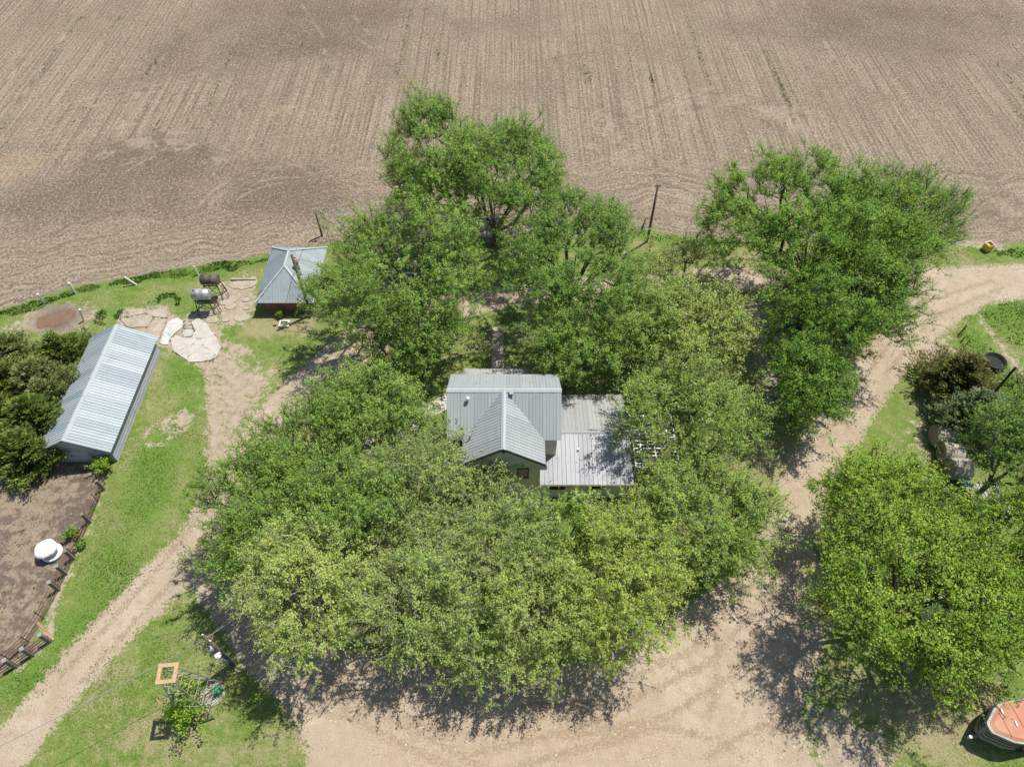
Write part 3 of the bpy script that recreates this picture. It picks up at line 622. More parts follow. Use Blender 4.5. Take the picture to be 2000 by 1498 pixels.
cap = MB(); cap.box((5.6, ARY+.12, ARZ+.075), (5.1, .26, .02)); cap.build('ridge_cap', M['roof_grey'], aroof)
g_ = MB(); g_.bar((AX0, AY0-.05, AZ-.02), (AX1, AY0-.05, AZ-.02), .10, .09); g_.build('gutter', simple('brown_gutter', (.10, .06, .05), (.16, .10, .08), 3, .5), aroof)
g_ = MB(); g_.bar((3.3, AY1+.05, AZ-.02), (AX1-.1, AY1+.05, AZ-.02), .10, .09); g_.build('gutter', M['fascia'], aroof)
# back porch roof
pz0, pz1 = 2.45, 3.0; px0, px1, py0, py1 = -3.64, 1.27, 30.97, 33.85
pr = MB(); deck(pr, [(px1, py1, pz0), (px0, py1, pz0), (px0+1.2, py0, pz1), (px1, py0, pz1)]); pr_ = pr.build('porch_roof', M['fascia'], house)
roof_face(pr_, [(px1, py1, pz0), (px0, py1, pz0), (px0+1.2, py0, pz1), (px1, py0, pz1)], M['roof_grey'])
roof_face(pr_, [(px0, py1, pz0), (px0, py0, pz0), (px0+1.2, py0, pz1)], M['roof_grey'])
for x in (px0+.2, -1.2, px1-.2):
    p = MB(); p.box((x, py1-.2, 1.2), (.12, .12, 2.4)); p.build('porch_post', M['white_worn'], house)
pf = MB(); pf.box(((px0+px1)/2, 32.4, .12), (px1-px0, 2.7, .24)); pf.build('porch_floor', M['concrete_tan'], house)
def window(parent, c, wdt, hgt, axis='y', sgn=-1, panes=2, frame=None):
    """c on the wall face"""
    f = MB(); t = .07
    def B(mb, du, dz, su, sz, dep, off):
        if axis == 'y': mb.box((c[0]+du, c[1]+sgn*off, c[2]+dz), (su, dep, sz))
        else: mb.box((c[0]+sgn*off, c[1]+du, c[2]+dz), (dep, su, sz))
    for s in (-1, 1): B(f, s*(wdt/2+t/2), 0, t, hgt+2*t, .06, .03); B(f, 0, s*(hgt/2+t/2), wdt, t, .06, .03)
    for k in range(1, panes): B(f, -wdt/2+wdt*k/panes, 0, .05, hgt, .05, .025)
    o = f.build('window', frame or M['fascia'], parent)
    for k in range(panes):
        p = MB(); pw = wdt/panes-.05; B(p, -wdt/2+wdt*(k+.5)/panes, 0, pw, hgt, .02, .012); p.build('pane', M['glass'], o)
window(house, (.72, WY0+.28, 3.55), .62, 1.1, panes=1); window(house, (-1.9, WY0+.28, 3.55), .62, 1.1, panes=1)
window(house, (5.75, AY0+.35, 1.62), 1.0, .75, frame=M['old_wood']); window(house, (3.1, AY0+.35, 1.6), .9, .8)
window(house, (HX0+ox, 28.5, 3.6), .8, 1.2, 'x', -1); window(house, (HX0+ox, 28.5, 1.3), .8, 1.2, 'x', -1)
window(house, (-2.3, HY1-.3, 3.7), .8, 1.1, 'y', 1); window(house, (1.3, HY1-.3, 3.7), .8, 1.1, 'y', 1)
d_ = MB(); d_.box((-.8, HY1-.27, 1.2), (.9, .06, 2.0)); d_ = d_.build('door', M['white_worn'], house)
k_ = MB(); k_.box((-.45, HY1-.22, 1.15), (.06, .06, .12)); k_.build('handle', M['steel'], d_)
def zmain(y): return EZ+(y-HY0)*(RZ-EZ)/(RY-HY0)
q = at(915, 797, 5.7); zq = zmain(q[1])
v_ = MB(); v_.lathe((q[0], q[1], zq-.05), [(.07, 0), (.07, .32), (.13, .34), (.14, .46), (.10, .52), (.02, .54)], 12); v_.build('roof_vent', M['white_worn'], house)
q = at(918, 855, 5.5); v_ = MB(); v_.tube((q[0], q[1], 5.3), (q[0], q[1], 5.85), .055, n=8); v_.build('vent_pipe', M['steel'], house)
q = at(1129, 881, 2.7); v_ = MB(); v_.tube((q[0], q[1], 2.5), (q[0], q[1], 3.0), .06, n=8); v_.build('vent_pipe', M['plastic_white'], house)
q = at(999, 763, 7.0); v_ = MB(); v_.box((q[0], q[1]-.1, RZ+.07), (.26, .3, .09)); v_.build('ridge_vent', M['roof_blue'], house)
q = at(983, 882, 6.5); v_ = MB(); v_.box((q[0], WY0+.1, 6.35), (.22, .22, .16)); v_.build('gable_lamp', M['steel'], house)

# ---- pergola of white lattice slats
pg = thing('pergola', (9.7, 27.2, 0), 'white slatted lattice pergola beside the low house addition', 'pergola')
gx0, gx1, gy0, gy1, gz = 8.32, 11.4, 25.15, 29.35, 2.6
for x in (gx0+.1, gx1-.1):
    for y in (gy0+.15, gy1-.15):
        p = MB(); p.box((x, y, gz/2), (.11, .11, gz)); p.build('post', M['white'], pg)
for k in range(15):
    y = gy0+k*.3; p = MB(); p.box(((gx0+gx1)/2+float(RP.uniform(-.04, .04)), y, gz+.03), (gx1-gx0, .075, .045)); p.build('slat', M['white'], pg)
for k in range(7):
    x = gx0+.06+k*.49; p = MB(); p.box((x, (gy0+gy1)/2, gz+.085), (.09, gy1-gy0+.2, .06)); p.build('crossbar', M['white'], pg)

# ---- long metal shed
SX0, SX1, SY0, SY1, SEZ, SRZ, SRX = -33.55, -28.3, 26.95, 37.85, 1.55, 3.05, -30.98
shed = thing('metal_shed', (SRX, 32.4, 0), 'long low shed with ribbed pale blue-white metal roof beside cedars', 'shed')
wx0, wx1 = SX0+.3, SX1-.28
core = MB(); core.extr([(wx0+.05, SY0+.3, 0), (wx1-.05, SY0+.3, 0), (wx1-.05, SY0+.3, SEZ+.03), (SRX, SY0+.3, SRZ-.16), (wx0+.05, SY0+.3, SEZ+.03)], (0, SY1-SY0-.6, 0))
core.build('frame_wall', M['shed_wall'], shed)
for k in range(5):                               # horizontal wall sheets, lapped
    z = .16+k*.31
    p = MB(); p.add([(wx1+.045, SY0+.28, z-.16), (wx1+.045, SY1-.28, z-.16), (wx1-.0, SY1-.28, z+.15), (wx1-.0, SY0+.28, z+.15), (wx1-.04, SY0+.28, z-.16), (wx1-.04, SY1-.28, z-.16), (wx1-.04, SY1-.28, z+.15), (wx1-.04, SY0+.28, z+.15)],
              [(0, 1, 2, 3), (7, 6, 5, 4), (0, 4, 5, 1), (1, 5, 6, 2), (2, 6, 7, 3), (3, 7, 4, 0)]); p.build('wall_sheet', M['shed_wall'], shed)
for k in range(9):                               # gable boards
    z0, z1 = k*.31, k*.31+.30
    def half(z, x): return 1.0 if z <= SEZ else max(0, (SRZ-.16-z)/(SRZ-.16-SEZ))
    t0, t1 = half(z0, 0), half(z1, 0)
    if t0 <= .02: continue
    xa0, xb0, xa1, xb1 = SRX+(wx0-SRX)*t0, SRX+(wx1-SRX)*t0, SRX+(wx0-SRX)*t1, SRX+(wx1-SRX)*t1
    if t1 == 0: xa1, xb1 = SRX-.02, SRX+.02; z1 = SRZ-.17
    y = SY0+.27
    p = MB(); p.extr([(xa0, y-.02, z0), (xb0, y-.02, z0), (xb1, y+.01, z1), (xa1, y+.01, z1)], (0, .03, 0)); p.build('gable_board', M['shed_wall'], shed)
rf = MB(); deck(rf, [(SX1, SY0, SEZ), (SX1, SY1, SEZ), (SRX, SY1, SRZ), (SRX, SY0, SRZ)], .06); deck(rf, [(SX0, SY1, SEZ), (SX0, SY0, SEZ), (SRX, SY0, SRZ), (SRX, SY1, SRZ)], .06)
sroof = rf.build('roof', M['old_wood'], shed)
roof_face(sroof, [(SX1, SY0, SEZ), (SX1, SY1, SEZ), (SRX, SY1, SRZ), (SRX, SY0, SRZ)], M['shed_metal'], pw=.70, rib=.2333, rw=.06, rh=.035)
roof_face(sroof, [(SX0, SY1, SEZ), (SX0, SY0, SEZ), (SRX, SY0, SRZ), (SRX, SY1, SRZ)], M['shed_metal'], pw=.70, rib=.2333, rw=.06, rh=.035)
cap = MB(); nseg = 14
for i in range(nseg):
    a, b = SY0+(SY1-SY0)*i/nseg, SY0+(SY1-SY0)*(i+1)/nseg; j = float(RP.uniform(-.015, .02))
    for sx_ in (-1, 1): cap.add([(SRX, a, SRZ+.09+j), (SRX, b, SRZ+.09+j), (SRX+sx_*.24, b, SRZ+.06-.24*.55+j), (SRX+sx_*.24, a, SRZ+.06-.24*.55+j)], [(0, 1, 2, 3)])
cap.build('ridge_cap', M['ridge'], sroof, recalc=False)
br = MB()
for dx in (.15, .55, .95): br.bar((wx0+dx, SY0+.2, .1), (wx0+dx+.3, SY0+.2, .75), .05, .05)
br.build('broken_lath', M['old_wood'], shed)

# ---- small brick outbuilding with hip roof
BX0, BX1, BY0, BY1, BZ, BRZ = -21.45, -16.55, 41.8, 48.7, 1.4, 3.3
bh = thing('brick_outbuilding', (-19, 45, 0), 'small red brick outbuilding with pale blue hipped metal roof', 'outbuilding')
w = MB(); w.box(((BX0+BX1)/2, (BY0+BY1)/2, BZ/2-.02), (BX1-BX0-.9, BY1-BY0-1.0, BZ+.1)); bwall = w.build('wall', M['brick'], bh)
am = (BX0+BX1)/2; A1_, A2_ = (am, 44.25, BRZ), (am, 46.1, BRZ)
c00, c10, c11, c01 = (BX0, BY0, BZ), (BX1, BY0, BZ), (BX1, BY1, BZ), (BX0, BY1, BZ)
rf = MB()
for poly in ([c00, c10, A1_], [c10, c11, A2_, A1_], [c11, c01, A2_], [c01, c00, A1_, A2_]): deck(rf, poly, .05)
broof = rf.build('roof', M['old_wood'], bh)
roof_face(broof, [c00, c10, A1_], M['brick_roof'], pw=.72, rib=.24, rh=.018)
roof_face(broof, [c10, c11, A2_, A1_], M['brick_roof'], pw=.72, rib=.24, rh=.018)
roof_face(broof, [c11, c01, A2_], M['brick_roof'], pw=.72, rib=.24, rh=.018)
roof_face(broof, [c01, c00, A1_, A2_], M['brick_roof'], pw=.72, rib=.24, rh=.018, skip={8: .8, 9: .35})
up = Vector((0, 0, .07))
for a, b in ((c00, A1_), (c10, A1_), (c11, A2_), (c01, A2_), (A1_, A2_)):
    p = MB(); p.bar(Vector(a)+up, Vector(b)+up, .17, .03); p.build('hip_cap', M['ridge'], broof)
yb = BY0+.5
window(bh, (-19.25, yb, BZ-.22), .42, .30, panes=1, frame=M['white_worn'])
d_ = MB(); d_.box((-17.45, yb-.03, .62), (.85, .05, 1.3)); d_ = d_.build('door', M['steel'], bh)
k_ = MB(); k_.box((-17.1, yb-.07, .62), (.06, .05, .12)); k_.build('handle', M['dark_iron'], d_)
p = MB(); p.box((-16.92, yb-.03, .6), (.14, .07, 1.2)); p.build('door_jamb', M['white_worn'], bh)
q = at(580, 512, 3.2)
fl = MB(); fl.tube((q[0], q[1]-.2, 2.2), (q[0], q[1]-.2, 3.35), .16, n=12); fl = fl.build('flue', M['steel'], bh, True)
p = MB(); p.lathe((q[0], q[1]-.2, 3.35), [(.17, 0), (.21, .05), (.21, .16), (.16, .2), (.1, .2)], 12); p.build('clay_cap', M['clay'], fl)
ds = MB(); a = at(617, 600); b = at(632, 599)
pts = [Vector((a[0], a[1], .1)), Vector(((a[0]+b[0])/2, a[1]+.03, .05)), Vector((b[0], b[1]+.02, .09)), Vector((b[0]+.08, b[1]-.05, .05))]
for i in range(3): ds.tube(pts[i], pts[i+1], .055, n=8)
tag(ds.build('downspout_extension', M['plastic_white']), 'white drain pipe lying on grass beside the brick outbuilding', 'pipe')
# little block planter and shrub in front of it
pl = thing('block_planter', at(556, 634), 'small white block-edged planter in front of the brick outbuilding', 'planter')
q = at(556, 634)
for dx, dy, sx_, sy_ in ((0, -.28, .85, .14), (0, .28, .85, .14), (-.36, 0, .14, .42), (.36, 0, .14, .42)):
    p = MB(); p.box((q[0]+dx, q[1]+dy, .09), (sx_, sy_, .18)); p.build('block', M['white_worn'], pl)
p = MB(); p.box((q[0], q[1], .05), (.6, .42, .06)); p.build('soil', simple('planter_soil', (.10, .12, .04), (.16, .19, .06), 6, .95), pl)
q = at(538, 635); p = MB(); p.lathe((q[0], q[1], 0), [(.10, 0), (.13, .16), (.14, .18), (.09, .18)], 10); tag(p.build('flower_pot', M['clay']), 'small orange clay pot at the planter corner', 'pot')

# ---- elevated fuel tanks
def fuel_tank(px, py, mat, label):
    b = at(px, py); h = 1.45; L, r = 1.45, .46
    t = thing('fuel_tank', b, label, 'fuel tank', 'fuel tanks on stands')
    m = MB(); n = 20
    prof = [(-L/2, r*.9), (-L/2+.03, r), (-L*.17, r), (-L*.17+.02, r+.012), (-L*.17+.04, r), (L*.17, r), (L*.17+.02, r+.012), (L*.17+.04, r), (L/2-.03, r), (L/2, r*.9)]
    V = [(b[0]+x, b[1]+rr*math.cos(2*math.pi*i/n), h+.46+rr*math.sin(2*math.pi*i/n)) for x, rr in prof for i in range(n)]
    F = [(k*n+i, k*n+(i+1) % n, (k+1)*n+(i+1) % n, (k+1)*n+i) for k in range(len(prof)-1) for i in range(n)]+[tuple(range(n)), tuple(range((len(prof)-1)*n, len(prof)*n))]
    m.add(V, F); body = m.build('tank', mat, t, True)
    c = MB(); c.lathe((b[0]-.5, b[1]-.05, h+.9), [(.07, 0), (.07, .08), (.03, .1)], 8); c.build('filler_cap', M['dark_iron'], body)
    for sx_ in (-1, 1):
        for sy_ in (-1, 1):
            p = MB(); p.bar((b[0]+sx_*.55, b[1]+sy_*.33, h+.2), (b[0]+sx_*.72, b[1]+sy_*.62, 0), .06, .06); p.build('leg', M['dark_iron'], t)
    for sy_ in (-1, 1):
        p = MB(); p.bar((b[0]-.66, b[1]+sy_*.52, .5), (b[0]+.58, b[1]+sy_*.38, h), .035, .035); p.bar((b[0]+.66, b[1]+sy_*.52+.01, .5), (b[0]-.58, b[1]+sy_*.38+.01, h), .035, .035); p.build('brace', M['dark_iron'], t)
        p = MB(); p.bar((b[0]-.62, b[1]+sy_*.36, h+.05), (b[0]+.62, b[1]+sy_*.36, h+.05), .07, .07); p.build('beam', M['dark_iron'], t)
    for sx_ in (-1, 1):
        p = MB(); p.bar((b[0]+sx_*.66, b[1]-.5, .5), (b[0]+sx_*.66, b[1]+.5, .5), .04, .04); p.build('rung', M['rust_pipe'], t)
    p = MB(); p.bar((b[0]+.75, b[1]-.15, h-.1), (b[0]+1.15, b[1]-.45, 0), .04, .04); p.bar((b[0]+.75, b[1]+.15, h-.1), (b[0]+1.15, b[1]-.15, 0), .04, .04)
    for k in range(1, 4): f = k/4; p.bar((b[0]+.75+.4*f, b[1]-.15-.3*f, (h-.1)*(1-f)), (b[0]+.75+.4*f, b[1]+.15-.3*f, (h-.1)*(1-f)), .03, .03)
    p.build('ladder', M['rust_pipe'], t)
fuel_tank(424, 577, M['tank_rust'], 'rust-brown fuel tank on iron stand, the farther of two')
fuel_tank(408, 606, M['tank_grey'], 'silver-grey fuel tank on iron stand, the nearer of two')
kb = MB(); a, b = at(452, 547), at(500, 547); kb.bar((a[0], a[1], .08), (b[0], b[1], .08), .18, .16); tag(kb.build('kerb_beam', M['concrete_tan']), 'pale concrete edging between the far fuel tank and brick outbuilding', 'edging')

# ---- concrete pads by the shed
SLAB_EDGE = []
def slab(parent, pts, mat, z=.05, jag=.08, seed=0):
    r = np.random.default_rng(seed); W = at2(pts); out = []
    for a, b in zip(W, np.roll(W, -1, 0)):
        n = max(2, int(np.hypot(*(b-a))/.35))
        for i in range(n): out.append(tuple(a+(b-a)*i/n+r.uniform(-jag, jag, 2)*(.4 if i == 0 else 1)))
    SLAB_EDGE.append(np.array(out)); m = MB(); m.prism(out, -.1, z); return m.build('slab', mat, parent)
pad = thing('concrete_pad', at(370, 660), 'broken white concrete pad with weedy cracks by the shed corner', 'concrete pad')
slab(pad, [(329, 630), (345, 621), (358, 628), (357, 640), (344, 650), (333, 660), (328, 674), (312, 672), (320, 650)], M['plastic_white'] if False else simple('white_washed_concrete', (.46, .46, .45), (.56, .56, .55), 1.5, .85, dark=.25, crack=.6), .06, .05, 1)
slab(pad, [(388, 621), (404, 634), (420, 656), (432, 680), (424, 697), (412, 704), (392, 707), (370, 708), (352, 695), (336, 682), (334, 662), (344, 655), (358, 660), (374, 660), (382, 648), (373, 630)], M['concrete'], .055, .05, 2)
slab(pad, [(360, 644), (378, 644), (380, 651), (372, 658), (360, 659), (356, 652)], simple('grey_concrete', (.40, .40, .39), (.47, .47, .46), 2, .9), .045, .04, 3)
slab(pad, [(359, 629), (371, 628), (377, 641), (361, 642)], M['concrete_tan'], .03, .04, 4)
pad2 = thing('old_concrete_apron', at(280, 630), 'cracked dusty tan concrete apron at the shed end', 'concrete pad')
for i, pts in enumerate([[(246, 605), (284, 603), (285, 612), (250, 620)], [(287, 603), (330, 606), (325, 622), (290, 617), (287, 612)], [(236, 624), (248, 622), (286, 614), (300, 622), (286, 640), (250, 640)],
                         [(302, 622), (325, 624), (318, 645), (308, 668), (285, 655), (288, 641)]]):
    slab(pad2, pts, M['concrete_tan'], .03+.008*i, .07, 10+i)
for i, (px, py, a_, b_) in enumerate([(463, 556, .65, .5), (478, 557, .7, .55), (492, 552, .45, .7), (446, 588, .75, .55), (450, 598, .5, .4), (409, 620, .62, .4), (416, 626, .55, .28), (442, 624, .35, .28), (472, 620, .75, .45), (480, 586, .35, .28), (481, 602, .25, .2)]):
    r = np.random.default_rng(50+i); c = at(px, py); n = 11; ph = r.uniform(0, 6)
    poly = [(c[0]+a_*math.cos(2*math.pi*k/n+ph)*(1+r.uniform(-.16, .16)), c[1]+b_*math.sin(2*math.pi*k/n+ph)*(1+r.uniform(-.16, .16))) for k in range(n)]
    m = MB(); m.prism(poly, -.1, .035+.01*r.random())
    where = ['just right of the far tank ladder', 'second along the concrete edging', 'against the outbuilding corner by the edging', 'right of the near fuel tank', 'small, below the stone right of the near tank',
             'lower left of the group, long and tilted', 'second from left in the lowest row', 'small, third from left in the lowest row', 'rightmost and largest in the lowest row', 'small, nearest the brick outbuilding wall', 'smallest, near the brick outbuilding'][i]
    tag(m.build('paving_stone', M['stone']), 'flat pale paving stone, '+where, 'stone', 'paving stones by the fuel tanks')

E_ = np.vstack(SLAB_EDGE); E_ = np.repeat(E_[RG.random(len(E_)) < .4], 9, 0); E_ = E_+RG.normal(0, .07, E_.shape)
V, F, T = blades(E_, 0, RG.uniform(.07, .16, len(E_)), RG.uniform(.05, .11, len(E_)), np.clip(RG.normal(.5, .25, len(E_)), 0, 1), RG, 1.2)
tag(link('joint_weeds', raw_mesh('joint_weeds', V, F, 3, M['grass'], {'tone': T})), 'small weeds growing in the concrete pad joints', 'weeds', kind='stuff')
# ---- walks to the house
def walk(name, pts, wd_, mat, label, seg=.9, seed=0):
    t = thing(name, at(*pts[0]), label, 'path'); W = at2(pts); r = np.random.default_rng(seed)
    for a, b in zip(W, W[1:]):
        L = np.hypot(*(b-a)); n = max(1, int(L/seg)); ang = math.atan2(b[1]-a[1], b[0]-a[0])
        for i in range(n):
            c = a+(b-a)*(i+.5)/n; m = MB(); m.box((c[0], c[1], -.03+.01*r.random()), (L/n-.03, wd_, .16), ang+r.uniform(-.03, .03)); m.build('slab', mat, t)
walk('front_walk', [(972, 640), (972, 722)], 1.0, M['concrete_tan'], 'straight concrete walk from the drive to the back porch', 1.2, 1)
walk('side_walk', [(885, 778), (850, 797), (800, 826), (760, 850), (715, 880)], 1.3, M['concrete'], 'pale concrete walk leading from the house gable end to the drive', 1.0, 2)

# ---- utility poles and wires
def pole(base, h, r, label, tilt=(0, 0)):
    b = np.array(base, float); t = thing('utility_pole', b, label, 'utility pole', 'utility poles')
    p = MB(); p.tube(b-[0, 0, .2], b+[tilt[0], tilt[1], h], r, r*.72, 10); p.build('pole', M['pole'], t, True); return t, b+np.array([tilt[0], tilt[1], h])
pA, topA = pole(at(608, 615), 6.6, .15, 'leaning wooden utility pole in front of the brick outbuilding', (-.1, .15))
for k, z in enumerate((6.3, 6.0, 5.6, 4.6, 4.0, 3.6)):
    c = at(608, 615); f = z/6.6; m = MB(); m.tube((c[0]-.1*f+.1, c[1]+.15*f, z), (c[0]-.1*f+.28, c[1]+.15*f, z+.02), .03, n=6); m.build('insulator', M['dark_iron'], pA)
m = MB(); c = at(613, 600); m.box((c[0]-.18, c[1]-.6, 1.1), (.3, .18, .45)); m.build('meter_box', M['plastic_white'], pA)
pB, topB = pole(at(1264, 472), 6.3, .13, 'bare wooden utility pole standing between centre trees and big maple')
m = MB(); m.bar((topB[0]-.25, topB[1], 6.2), (topB[0]+.25, topB[1], 6.2), .06, .06); m.build('pole_cap', M['dark_iron'], pB)
q = at(1250, 455); st, _ = pole(q, 1.7, .11, 'short dark stub pole beside the bare utility pole', (.35, .1))
pC, topC = pole(at(629, 460), 2.75, .11, 'short pole with yard lamp at field edge behind the leafy tree', (-.05, 0))
m = MB(); m.tube((topC[0], topC[1], 2.7), (topC[0]+.5, topC[1], 2.8), .03, n=6); m = m.build('lamp_arm', M['steel'], pC)
l_ = MB(); l_.lathe((topC[0]+.55, topC[1], 2.66), [(.05, .16), (.14, .08), (.15, 0), (.12, -.05)], 12); l_.build('lamp_head', M['steel'], pC, True)
bD = at(455, 1297); pD, topD = pole(bD, 4.8, .14, 'wooden pole with grey transformer near the old windmill tower', (-.05, .05))
for z, dx, dy, r_, h_ in ((3.2, -.05, -.28, .17, .62),):
    m = MB(); m.lathe((bD[0]+dx, bD[1]+dy, z), [(r_, 0), (r_, h_), (r_*.8, h_+.06), (.03, h_+.07)], 14); m.build('transformer', M['steel'], pD, True)
m = MB(); m.lathe((bD[0]-.02, bD[1]-.25, 2.4), [(.19, 0), (.21, .1), (.19, .2), (.05, .22)], 14); m.build('meter_can', M['plastic_white'], pD, True)
m = MB(); m.box((bD[0]+.02, bD[1]-.22, 1.3), (.24, .16, .38)); m.build('meter_box', M['steel'], pD)
m = MB(); m.tube((bD[0]+.18, bD[1], 0), (bD[0]+.15, bD[1], 2.4), .04, n=6); m.tube((bD[0]-.12, bD[1]-.16, 0), (bD[0]-.1, bD[1]-.14, 1.3), .04, n=6); m.build('conduit', M['steel'], pD)
m = MB(); m.bar((topD[0]-.3, topD[1]+.2, 4.5), (topD[0]+.3, topD[1]-.2, 4.5), .08, .08); m.build('crossarm', M['pole'], pD)
for s in (-.25, 0, .25):
    m = MB(); m.lathe((topD[0]+s, topD[1]-s*.66, 4.54), [(.05, 0), (.06, .06), (.04, .14), (.01, .15)], 8); m.build('insulator', M['white_worn'] if s else M['clay'], pD)
def wire(a, b, sag, label, r=.016, n=14):
    a = np.array(a); b = np.array(b); m = MB(); P = [a+(b-a)*i/n-[0, 0, sag*4*(i/n)*(1-i/n)] for i in range(n+1)]
    for p, q in zip(P, P[1:]): m.tube(p, q, r, n=4)
    tag(m.build('power_wire', M['steel']), label, 'wire', 'overhead wires')
wire(topD-[0, 0, .2], (-9.0, 18.5, 6.8), .25, 'pale wire running from the transformer pole into the trees', .022)
wire(topD-[0, 0, .3], (-30, 5, 5.2), .3, 'wire crossing the lawn from the transformer pole to lower left', .02)
wire(topA-[0, 0, .2], topC-[0, 0, .1], .15, 'wire from the brick outbuilding pole to the yard lamp', .02)
wire(topB-[0, 0, .1], topC, .6, 'long wire between the bare pole and the yard lamp pole', .024)

# ---- white posts at the field edge and dark posts by the shed
def post(px, py, h, r, mat, label, lean=(0, 0), cap=True):
    b = at(px, py); m = MB(); m.tube(b-[0, 0, .15], b+[lean[0], lean[1], h], r, n=10)
    if cap: m.lathe((b[0]+lean[0], b[1]+lean[1], h-.02), [(r*1.12, 0), (r*1.12, .05), (r*.5, .1)], 10)
    return tag(m.build('fence_post', mat), label, 'post', 'fence posts'), b
_, b1 = post(86, 592, 1.05, .10, M['white'], 'left white post of the short railing above the puddle')
_, b2 = post(147, 572, 1.15, .10, M['white'], 'right white post of the short railing above the puddle')
m = MB(); m.tube(b1+[0.1, 0.02, .85], b2+[-.1, 0, .85], .04, n=8); tag(m.build('pipe_rail', M['steel']), 'grey pipe rail between two white posts above the puddle', 'rail')
post(163, 626, 1.25, .09, M['white'], 'white post standing between the puddle and the shed', (.25, .05))
post(268, 556, .95, .07, M['white'], 'leaning thin white post along the field edge', (-.75, -.0), False)
post(388, 538, 1.0, .07, M['white'], 'thin white post at field edge left of fuel tanks', (-.12, .15), False)
post(180, 656, 1.0, .10, M['old_wood'], 'dark wooden post touching the far shed corner', (-.35, .1), False)
post(170, 682, 1.1, .10, M['old_wood'], 'dark wooden post between the cedars and the shed', (-.4, .2), False)

# ---- pen fence
def pipe_fence(name, pxs, h, rails, label, post_step=1.4, wood=(), sub=.022):
    W = [at(*p) for p in pxs]; t = thing(name, W[0], label, 'fence')
    for k in range(rails):
        z = h*(k+.6)/rails; m = MB()
        for a, b in zip(W, W[1:]): m.tube(a+[0, 0, z], b+[0, 0, z], sub, n=5)
        m.build('rail', M['rust_pipe'], t)
    for a, b in zip(W, W[1:]):
        n = max(1, int(np.hypot(*(b-a)[:2])/post_step))
        for i in range(n):
            c = a+(b-a)*i/n; m = MB(); m.tube(c-[0, 0, .1], c+[0, 0, h+.08], .03, n=6); m.build('pipe_post', M['rust_pipe'], t)
    for px, py, hh, cp in wood:
        c = at(px, py); m = MB(); m.box((c[0], c[1], hh/2-.05), (.2, .2, hh+.1), .5); o = m.build('wood_post', M['old_wood'], t)
        if cp: m = MB(); m.box((c[0], c[1], hh+.02), (.24, .24, .04), .5); m.build('post_cap', M['steel'], o)
pipe_fence('pen_fence', [(206, 945), (178, 1016), (147, 1086), (118, 1148), (86, 1208), (58, 1252)], 1.1, 4, 'rusty pipe rail fence running between the bare pen and the lawn',
           wood=[(203, 956, 1.2, 0), (176, 1020, 1.2, 0), (144, 1091, 1.2, 0), (129, 1121, 1.25, 1), (115, 1152, 1.25, 1), (98, 1253, 1.25, 1)])
pipe_fence('corner_fence', [(100, 1252), (62, 1281), (28, 1305), (-40, 1350)], 1.05, 4, 'pipe fence with capped wooden posts at the lower left corner', wood=[(64, 1280, 1.25, 1), (31, 1302, 1.25, 1)])
pipe_fence('pen_gate_panel', [(58, 1254), (20, 1288), (-30, 1330)], 1.0, 4, 'rusty livestock panel inside the lower left pen corner')
m = MB(); a = at(104, 1246); m.bar(a+[0, 0, .1], a+[-.55, .55, 1.25], .16, .05); m.bar(a+[.1, -.1, .05], a+[-.5, .35, .9], .14, .05)
tag(m.build('leaning_board', M['new_wood']), 'leaning orange-brown boards at the pen fence corner', 'board')

# ---- white mineral feeder in the pen
q = at(101, 1081); fd = thing('livestock_feeder', q, 'round white plastic livestock feeder standing in the bare pen', 'feeder')
m = MB(); m.lathe((q[0]+.1, q[1], 0), [(.62, 0), (.66, .1), (.66, .22), (.6, .25), (.5, .16), (.1, .14)], 24); m.build('base_tray', M['plastic_white'], fd, True)
m = MB(); m.lathe((q[0], q[1], .15), [(.34, 0), (.42, .5)], 18); m.build('pedestal', M['white_worn'], fd, True)
m = MB(); n = 28; prof = [(.68, .62), (.71, .68), (.69, .76), (.60, .88), (.4, .98), (.13, 1.02)]; V = []
for r_, z in prof:
    for i in range(n):
        t = 2*math.pi*i/n; cut = .9 if (-1.3 < t-2*math.pi < -.5) else 1; rr = r_*cut*(1+.03*math.sin(5*t)); V.append((q[0]-.05+rr*math.cos(t), q[1]+rr*math.sin(t), z))
m.add(V, [(k*n+i, k*n+(i+1) % n, (k+1)*n+(i+1) % n, (k+1)*n+i) for k in range(len(prof)-1) for i in range(n)]+[tuple(range(5*n, 6*n)), tuple(range(n))]); m.build('lid', M['plastic_white'], fd, True)

# ---- old windmill tower stub with wooden frame on top
tw = thing('windmill_tower', at(392, 1368), 'steel lattice windmill tower stub topped by an orange wooden frame', 'tower')
base = [np.array([-18.05+sx_*.98, 10.95+sy_*.98, 0]) for sx_, sy_ in ((1, 1), (1, -1), (-1, -1), (-1, 1))]
th = 5.3; top = [np.array([-18.05+sx_*.30, 10.95+sy_*.30, th]) for sx_, sy_ in ((1, 1), (1, -1), (-1, -1), (-1, 1))]
for a, b in zip(base, top):
    m = MB(); m.bar(a, b, .06, .06); m.build('leg', M['steel'], tw)
for k in range(1, 6):
    f = k/6; R = [a+(b-a)*f for a, b in zip(base, top)]
    for i in range(4):
        m = MB(); m.bar(R[i], R[(i+1) % 4], .035, .035); m.build('girt', M['steel'], tw)
for k in range(0, 5, 2):
    f0, f1 = k/6, (k+2)/6
    for i in range(4):
        a, b = base[i]+(top[i]-base[i])*f0, base[(i+1) % 4]+(top[(i+1) % 4]-base[(i+1) % 4])*f1
        m = MB(); m.bar(a, b, .025, .025); m.build('brace', M['dark_iron'], tw)
fz = th+.06; c = np.mean(top, 0); hw = .42; wv = .20; ang = .10
